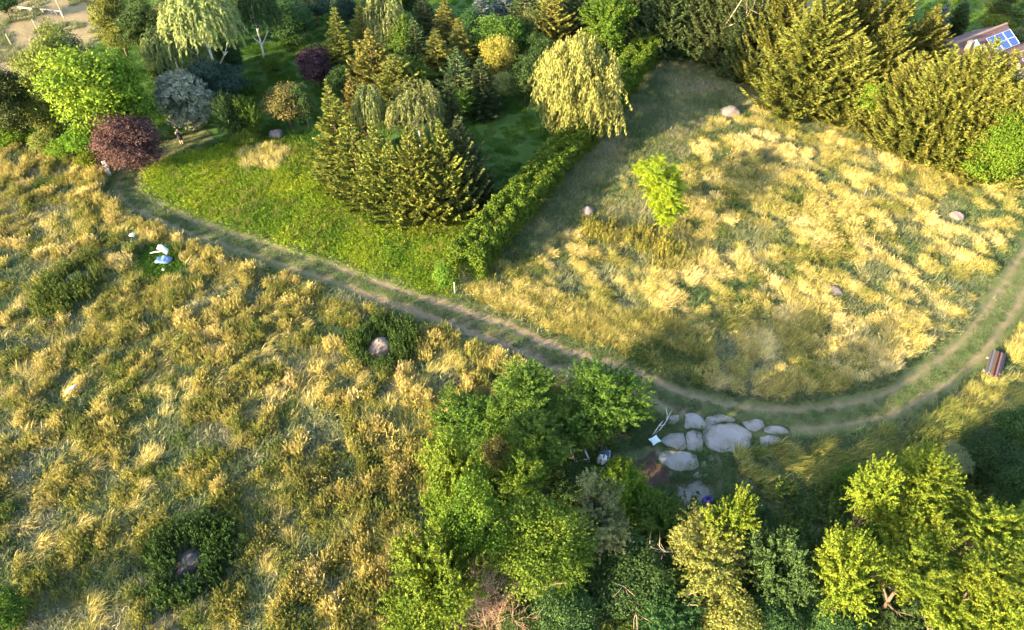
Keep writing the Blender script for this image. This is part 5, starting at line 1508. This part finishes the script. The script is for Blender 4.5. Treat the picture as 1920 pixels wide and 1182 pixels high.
MB().tube([(-.5, 0, 0), (0, .02, .12), (.5, 0, .2)], [.05, .055, .05], 7).build('wooden_post', M['pale_wood'], None, loc=tuple(gpt(296, 482) + np.array([0, 0, .3])))
tag(bpy.data.objects['wooden_post'], 'short pale post lying beside the white sheet', 'post')
sheet('paper_scrap', 'small white scrap in the golden grass above the blue sheet', 'litter', 256, 459, .45, .4, 'white_sheet', .4, 3, .4, .75)
sheet('paper_scrap', 'white scrap of plastic in the left part of the field', 'litter', 146, 746, .3, .75, 'white_sheet', .4, 4, -.7, .85)
sheet('paper_scrap', 'tiny white scrap on the green patch below the blue sheet', 'litter', 310, 514, .22, .22, 'white_sheet', .3, 5, .2, .3)
# white board propped up by the copper tree
p = gpt(207, 333); q = at(193, 302, 1.5)
d = Vector(q - p); mbx = MB(); mbx.box((0, 0, d.length / 2), (.34, .05, d.length), bevel=.008)
e = tag(empty('white_board', p), 'white board leaning beside the copper brown tree at the field corner', 'board')
o = mbx.build('plank', M['white_paint'], e); o.rotation_euler = d.to_track_quat('Z', 'Y').to_euler()
mb = MB(); mb.box((.16, .1, d.length * .42), (.07, .06, d.length * .84), bevel=.008); o2 = mb.build('stake', M['white_paint'], e); o2.rotation_euler = o.rotation_euler
# white marker post at the end of the hedge
p = gpt(853, 552)
tag(MB().box((0, 0, .55), (.07, .07, 1.15), bevel=.01).box((0, 0, 1.13), (.09, .09, .05), bevel=.01).build('white_post', M['white_paint'], None, loc=tuple(p)), 'white wooden post at the near end of the hedge', 'post')
# cushion on the grass by the paving
def cushion():
    p = gpt(1226, 831); n = 12; v, f = [], []
    for sgn in (1, -1):
        for i in range(n + 1):
            for j in range(n + 1):
                u, w = i / n * 2 - 1, j / n * 2 - 1
                t = ((1 - u * u) * (1 - w * w)) ** .45
                pin = 1 - .14 * ((1 - abs(u)) * abs(w) + (1 - abs(w)) * abs(u))
                v.append((u * .34 * pin, w * .26 * pin, .1 + sgn * .09 * t))
        o_ = 0 if sgn == 1 else (n + 1) ** 2
        for i in range(n):
            for j in range(n):
                q_ = (o_ + i * (n + 1) + j, o_ + (i + 1) * (n + 1) + j, o_ + (i + 1) * (n + 1) + j + 1, o_ + i * (n + 1) + j + 1)
                f.append(q_ if sgn == 1 else q_[::-1])
    tag(meshobj('cushion', pymesh('cushion', v, f, True), M['mint_cloth'], None, (p[0], p[1], p[2] + .22), (.15, .1, .6)), 'pale mint cushion on the ground left of the paving', 'cushion')
cushion()
# blue container with a white sack and a black sack
p = gpt(1131, 866)
e = tag(empty('blue_container', p, R(-8)), 'dark blue open container between the thicket trees', 'container')
mb = MB(); W_, D_, H_ = .62, 1.05, .5
for cx_, cy_, dx_, dy_ in ((-W_ / 2, 0, .04, D_), (W_ / 2, 0, .04, D_)): mb.box((cx_, cy_, H_ / 2), (dx_, dy_, H_), bevel=.008)
for cy_ in (-D_ / 2 + .02, D_ / 2 - .02): mb.box((0, cy_, H_ / 2), (W_ - .045, .04, H_ - .004), bevel=.008)
mb.box((0, 0, .03), (W_ - .05, D_ - .09, .05))
mb.build('body', M['navy'], e)
mb = MB(); mb.box((0, .12, H_ + .03), (W_ + .06, D_ * .72, .045), ry=.03, bevel=.01); mb.build('lid', M['navy'], e)
mb = MB(); mb.box((W_ / 2 + .03, 0, H_ - .02), (.05, D_ + .04, .05), bevel=.01); mb.build('rim', M['panel_frame'], e)
def sack(name, label, px, py, s, mat, z, seed, fl=.6):
    from mathutils import noise as mn
    bm = bmesh.new(); bmesh.ops.create_icosphere(bm, subdivisions=3, radius=1)
    for v in bm.verts:
        n_ = v.co.normalized(); v.co = n_ * (1 + .25 * mn.noise(n_ * 2.2 + Vector((seed, 0, 0))) + .12 * mn.noise(n_ * 5 + Vector((0, seed, 0))))
        if n_.z > .8: v.co.z += .25
        v.co.z = max(v.co.z, -.6)
    me = bpy.data.meshes.new(name); bm.to_mesh(me); bm.free(); me.polygons.foreach_set('use_smooth', [True] * len(me.polygons))
    p = gpt(px, py)
    return tag(meshobj(name, me, M[mat], None, (p[0], p[1], p[2] + z), (0, 0, seed), (s * 1.15, s * .85, s * fl)), label, 'sack')
sack('white_sack', 'white sack lying against the dark blue container', 1127, 872, .34, 'white_sheet', .55, 1.0)
sack('black_sack', 'black sack in front of the dark blue container', 1134, 882, .36, 'black_plastic', .22, 2.0)
# timber frame in the thicket
fp = [at(1069, 858, .9), at(1105, 843, .9)]
c = gpt(1088, 862)
e = tag(empty('timber_frame', c), 'old timber frame of posts and rails standing in the thicket', 'frame')
cor = {'a': at(1070, 846, .9) - c, 'b': at(1097, 845, .9) - c, 'c': at(1104, 862, .9) - c, 'd': at(1078, 866, .9) - c}
for k_ in 'abcd':
    q = cor[k_]; mb = MB(); mb.tube([(q[0], q[1], -.1), (q[0], q[1], 1.02)], [.04, .038], 6); mb.build('post', M['grey_wood'], e)
for k1, k2 in (('a', 'b'), ('b', 'c'), ('d', 'c'), ('a', 'd')):
    v1, v2 = Vector(cor[k1]), Vector(cor[k2]); v1.z = v2.z = .92
    m_ = (v1 + v2) / 2; dd = v2 - v1
    mb = MB(); mb.box((0, 0, 0), (dd.length - .1, .09, .05), bevel=.008); o = mb.build('rail', M['grey_wood'], e); o.location = m_; o.rotation_euler = (0, 0, math.atan2(dd.y, dd.x))
# purple crate
p = gpt(1326, 941)
e = tag(empty('purple_crate', p, .35), 'purple plastic crate on the dark grass below the rubble patch', 'crate')
for zz in (.06, .17, .28):
    mb = MB()
    for sx, sy, dx_, dy_ in ((0, .17, .46, .025), (0, -.17, .46, .025), (.24, 0, .025, .312), (-.24, 0, .025, .312)): mb.box((sx, sy, zz + .06), (dx_, dy_, .075), bevel=.004)
    mb.build('slat_ring', M['purple_plastic'], e)
mb = MB(); mb.box((0, 0, .04), (.45, .31, .03)); mb.build('bottom', M['purple_plastic'], e)
for sx in (-.235, .235):
    for sy in (-.165, .165):
        mb = MB(); mb.box((sx, sy, .2), (.035, .035, .36), bevel=.004); mb.build('corner_post', M['purple_plastic'], e)

# ---- wire fence and rail at the straw field, top left
for i, (bx_, by_, tx_, ty_, lab) in enumerate([(119, 33, 108, 0, 'slim pale fence post leaning in the straw field right of the white rail'), (70, 57, 63, 38, 'slim pale fence post in the middle of the straw field'), (22, 86, 11, 64, 'slim pale fence post near the left edge of the straw field')]):
    b_ = gpt(bx_, by_); Y = b_[1]; d_ = ray(960, ty_); h_ = CAM_H + d_[2] / d_[1] * Y
    tag(MB().tube([(0, 0, -.2), (-.03, 0, max(.8, h_) * .5), (-.05, .02, max(.8, h_))], [.05, .045, .04], 6).build('fence_post', M['dead_wood'], None, loc=tuple(b_)), lab, 'fence post', 'slim posts in the straw field')
for i, (x1, y1, x2, y2, lab) in enumerate([(33, 14, 60, 17, 'left white rail lying on posts in the straw field'), (76, 18, 98, 19, 'middle white rail in the straw field'), (101, 20, 116, 22, 'short right rail in the straw field')]):
    a_, b_ = at(x1, y1, .5), at(x2, y2, .5); c = (a_ + b_) / 2; dd = b_ - a_
    c[2] = 0; e = tag(empty('rail', c, math.atan2(dd[1], dd[0])), lab, 'rail', 'white rails in the straw field')
    L_ = float(np.linalg.norm(dd))
    mb = MB(); mb.tube([(-L_ / 2, 0, .5), (0, 0, .53), (L_ / 2, 0, .5)], [.09, .1, .08], 7); mb.build('pole', M['dead_wood'], e)
    for s_ in (-.35, .35):
        mb = MB(); mb.box((s_ * L_, 0, .17), (.12, .18, .5), bevel=.01); mb.build('foot', M['grey_wood'], e)

# ---- the two houses at the upper right
def house(name, label, ridge_px, zr, half, eave_z, segs, n_rows, n_cols, pstart, pend):
    a, b_ = at(*ridge_px[0], zr), at(*ridge_px[1], zr)
    dd = b_ - a; L = float(np.hypot(dd[0], dd[1])); ang = math.atan2(dd[1], dd[0])
    c = (a + b_) / 2
    e = tag(empty(name, (c[0], c[1], 0), ang), label, 'house')
    # walls with gables
    h2 = half - .45; L2 = L / 2 - .3
    v = [(-L2, -h2, -.2), (L2, -h2, -.2), (L2, h2, -.2), (-L2, h2, -.2), (-L2, -h2, eave_z), (L2, -h2, eave_z), (L2, h2, eave_z), (-L2, h2, eave_z), (-L2, 0, zr - .25), (L2, 0, zr - .25)]
    meshobj('wall', pymesh('wall', v, [(0, 1, 5, 4), (2, 3, 7, 6), (1, 2, 6, 9, 5), (3, 0, 4, 8, 7), (4, 5, 9, 8), (6, 7, 8, 9)]), M['house_wall'], e)
    sl = math.hypot(half, zr - eave_z); pit = math.atan2(zr - eave_z, half)
    for s in (-1, 1):
        # each slope in overlapping tile courses
        mb = MB(); n = int(sl / .34)
        for k in range(n):
            t = (k + .5) / n
            y_, z_ = s * half * t, zr - (zr - eave_z) * t
            mb.box((0, y_, z_ + .02), (L, sl / n * 1.12, .05), rx=-s * pit + s * .06)
        ro = mb.build('roof_slope', M['rust_tile'], e); ro['kind'] = 'stuff'
    mb = MB(); mb.tube([(-L / 2, 0, zr + .05), (L / 2, 0, zr + .05)], [.16, .16], 8); mb.build('ridge', M['ridge_tile'], e)
    # panels on the slope that faces the camera
    for r_ in range(n_rows):
        for c_ in range(n_cols):
            t = .22 + .27 * (r_ + .5)
            xx = L * (pstart + (pend - pstart) * (c_ + .5) / n_cols - .5); pw_ = L * (pend - pstart) / n_cols * .97; ph_ = sl * .26
            y_, z_ = -half * t, zr - (zr - eave_z) * t + .16
            mb = MB(); mb.box((0, 0, 0), (pw_, ph_, .04)); pn = mb.build('solar_panel', M['panel'], e); pn.location = (xx, y_, z_); pn.rotation_euler = (pit, 0, 0)
            mb = MB()
            for q_ in (-1, 1):
                mb.box((0, q_ * (ph_ / 2 - .012), .028), (pw_, .035, .02)); mb.box((q_ * (pw_ / 2 - .018), 0, .028), (.035, ph_ - .065, .02))
            mb.build('frame', M['panel_frame'], pn)
    mb = MB(); mb.box((-L * .3, -half * .35, zr - (zr - eave_z) * .35 + .5), (.6, .5, 1.3), bevel=.02); mb.build('chimney', M['ridge_tile'], e)
    for k in range(max(2, int(L / 3))):
        x_ = -L2 + (k + .5) * 2 * L2 / max(2, int(L / 3))
        w_ = MB().box((x_, -h2 - .01, 1.5), (1.1, .08, 1.3), bevel=.01).build('window', M['white_paint'], e)
        MB().box((x_, -h2 - .06, 1.5), (.9, .03, 1.1)).build('pane', M['window_glass'], w_)
    # skylight
    mb = MB(); t = .3; mb.box((0, 0, 0), (.9, 1.2, .09), bevel=.01); o = mb.build('skylight', M['panel_frame'], e); o.location = (-L * .12, -half * t, zr - (zr - eave_z) * t + .1); o.rotation_euler = (pit, 0, 0)
house('house', 'brown tiled house with blue solar panels behind the golden conifers', [(1778, 88), (1887, 46)], 4.4, 3.0, 2.6, 1, 2, 3, .55, .98)
house('house', 'second house with blue solar panels cut by the right edge', [(1902, 104), (1990, 70)], 4.2, 3.0, 2.5, 1, 2, 4, .04, .9)
p = gpt(1922, 182)
e = tag(empty('white_awning', p, .4), 'white flat canopy on posts at the right edge below the second house', 'canopy')
MB().box((0, 0, 2.1), (2.6, 1.6, .08), ry=.05, bevel=.01).build('top', M['white_paint'], e)
for sx in (-1.2, 1.2):
    for sy in (-.7, .7): MB().tube([(sx, sy, -.1), (sx, sy, 2.05)], [.04, .04], 6).build('leg', M['panel_frame'], e)
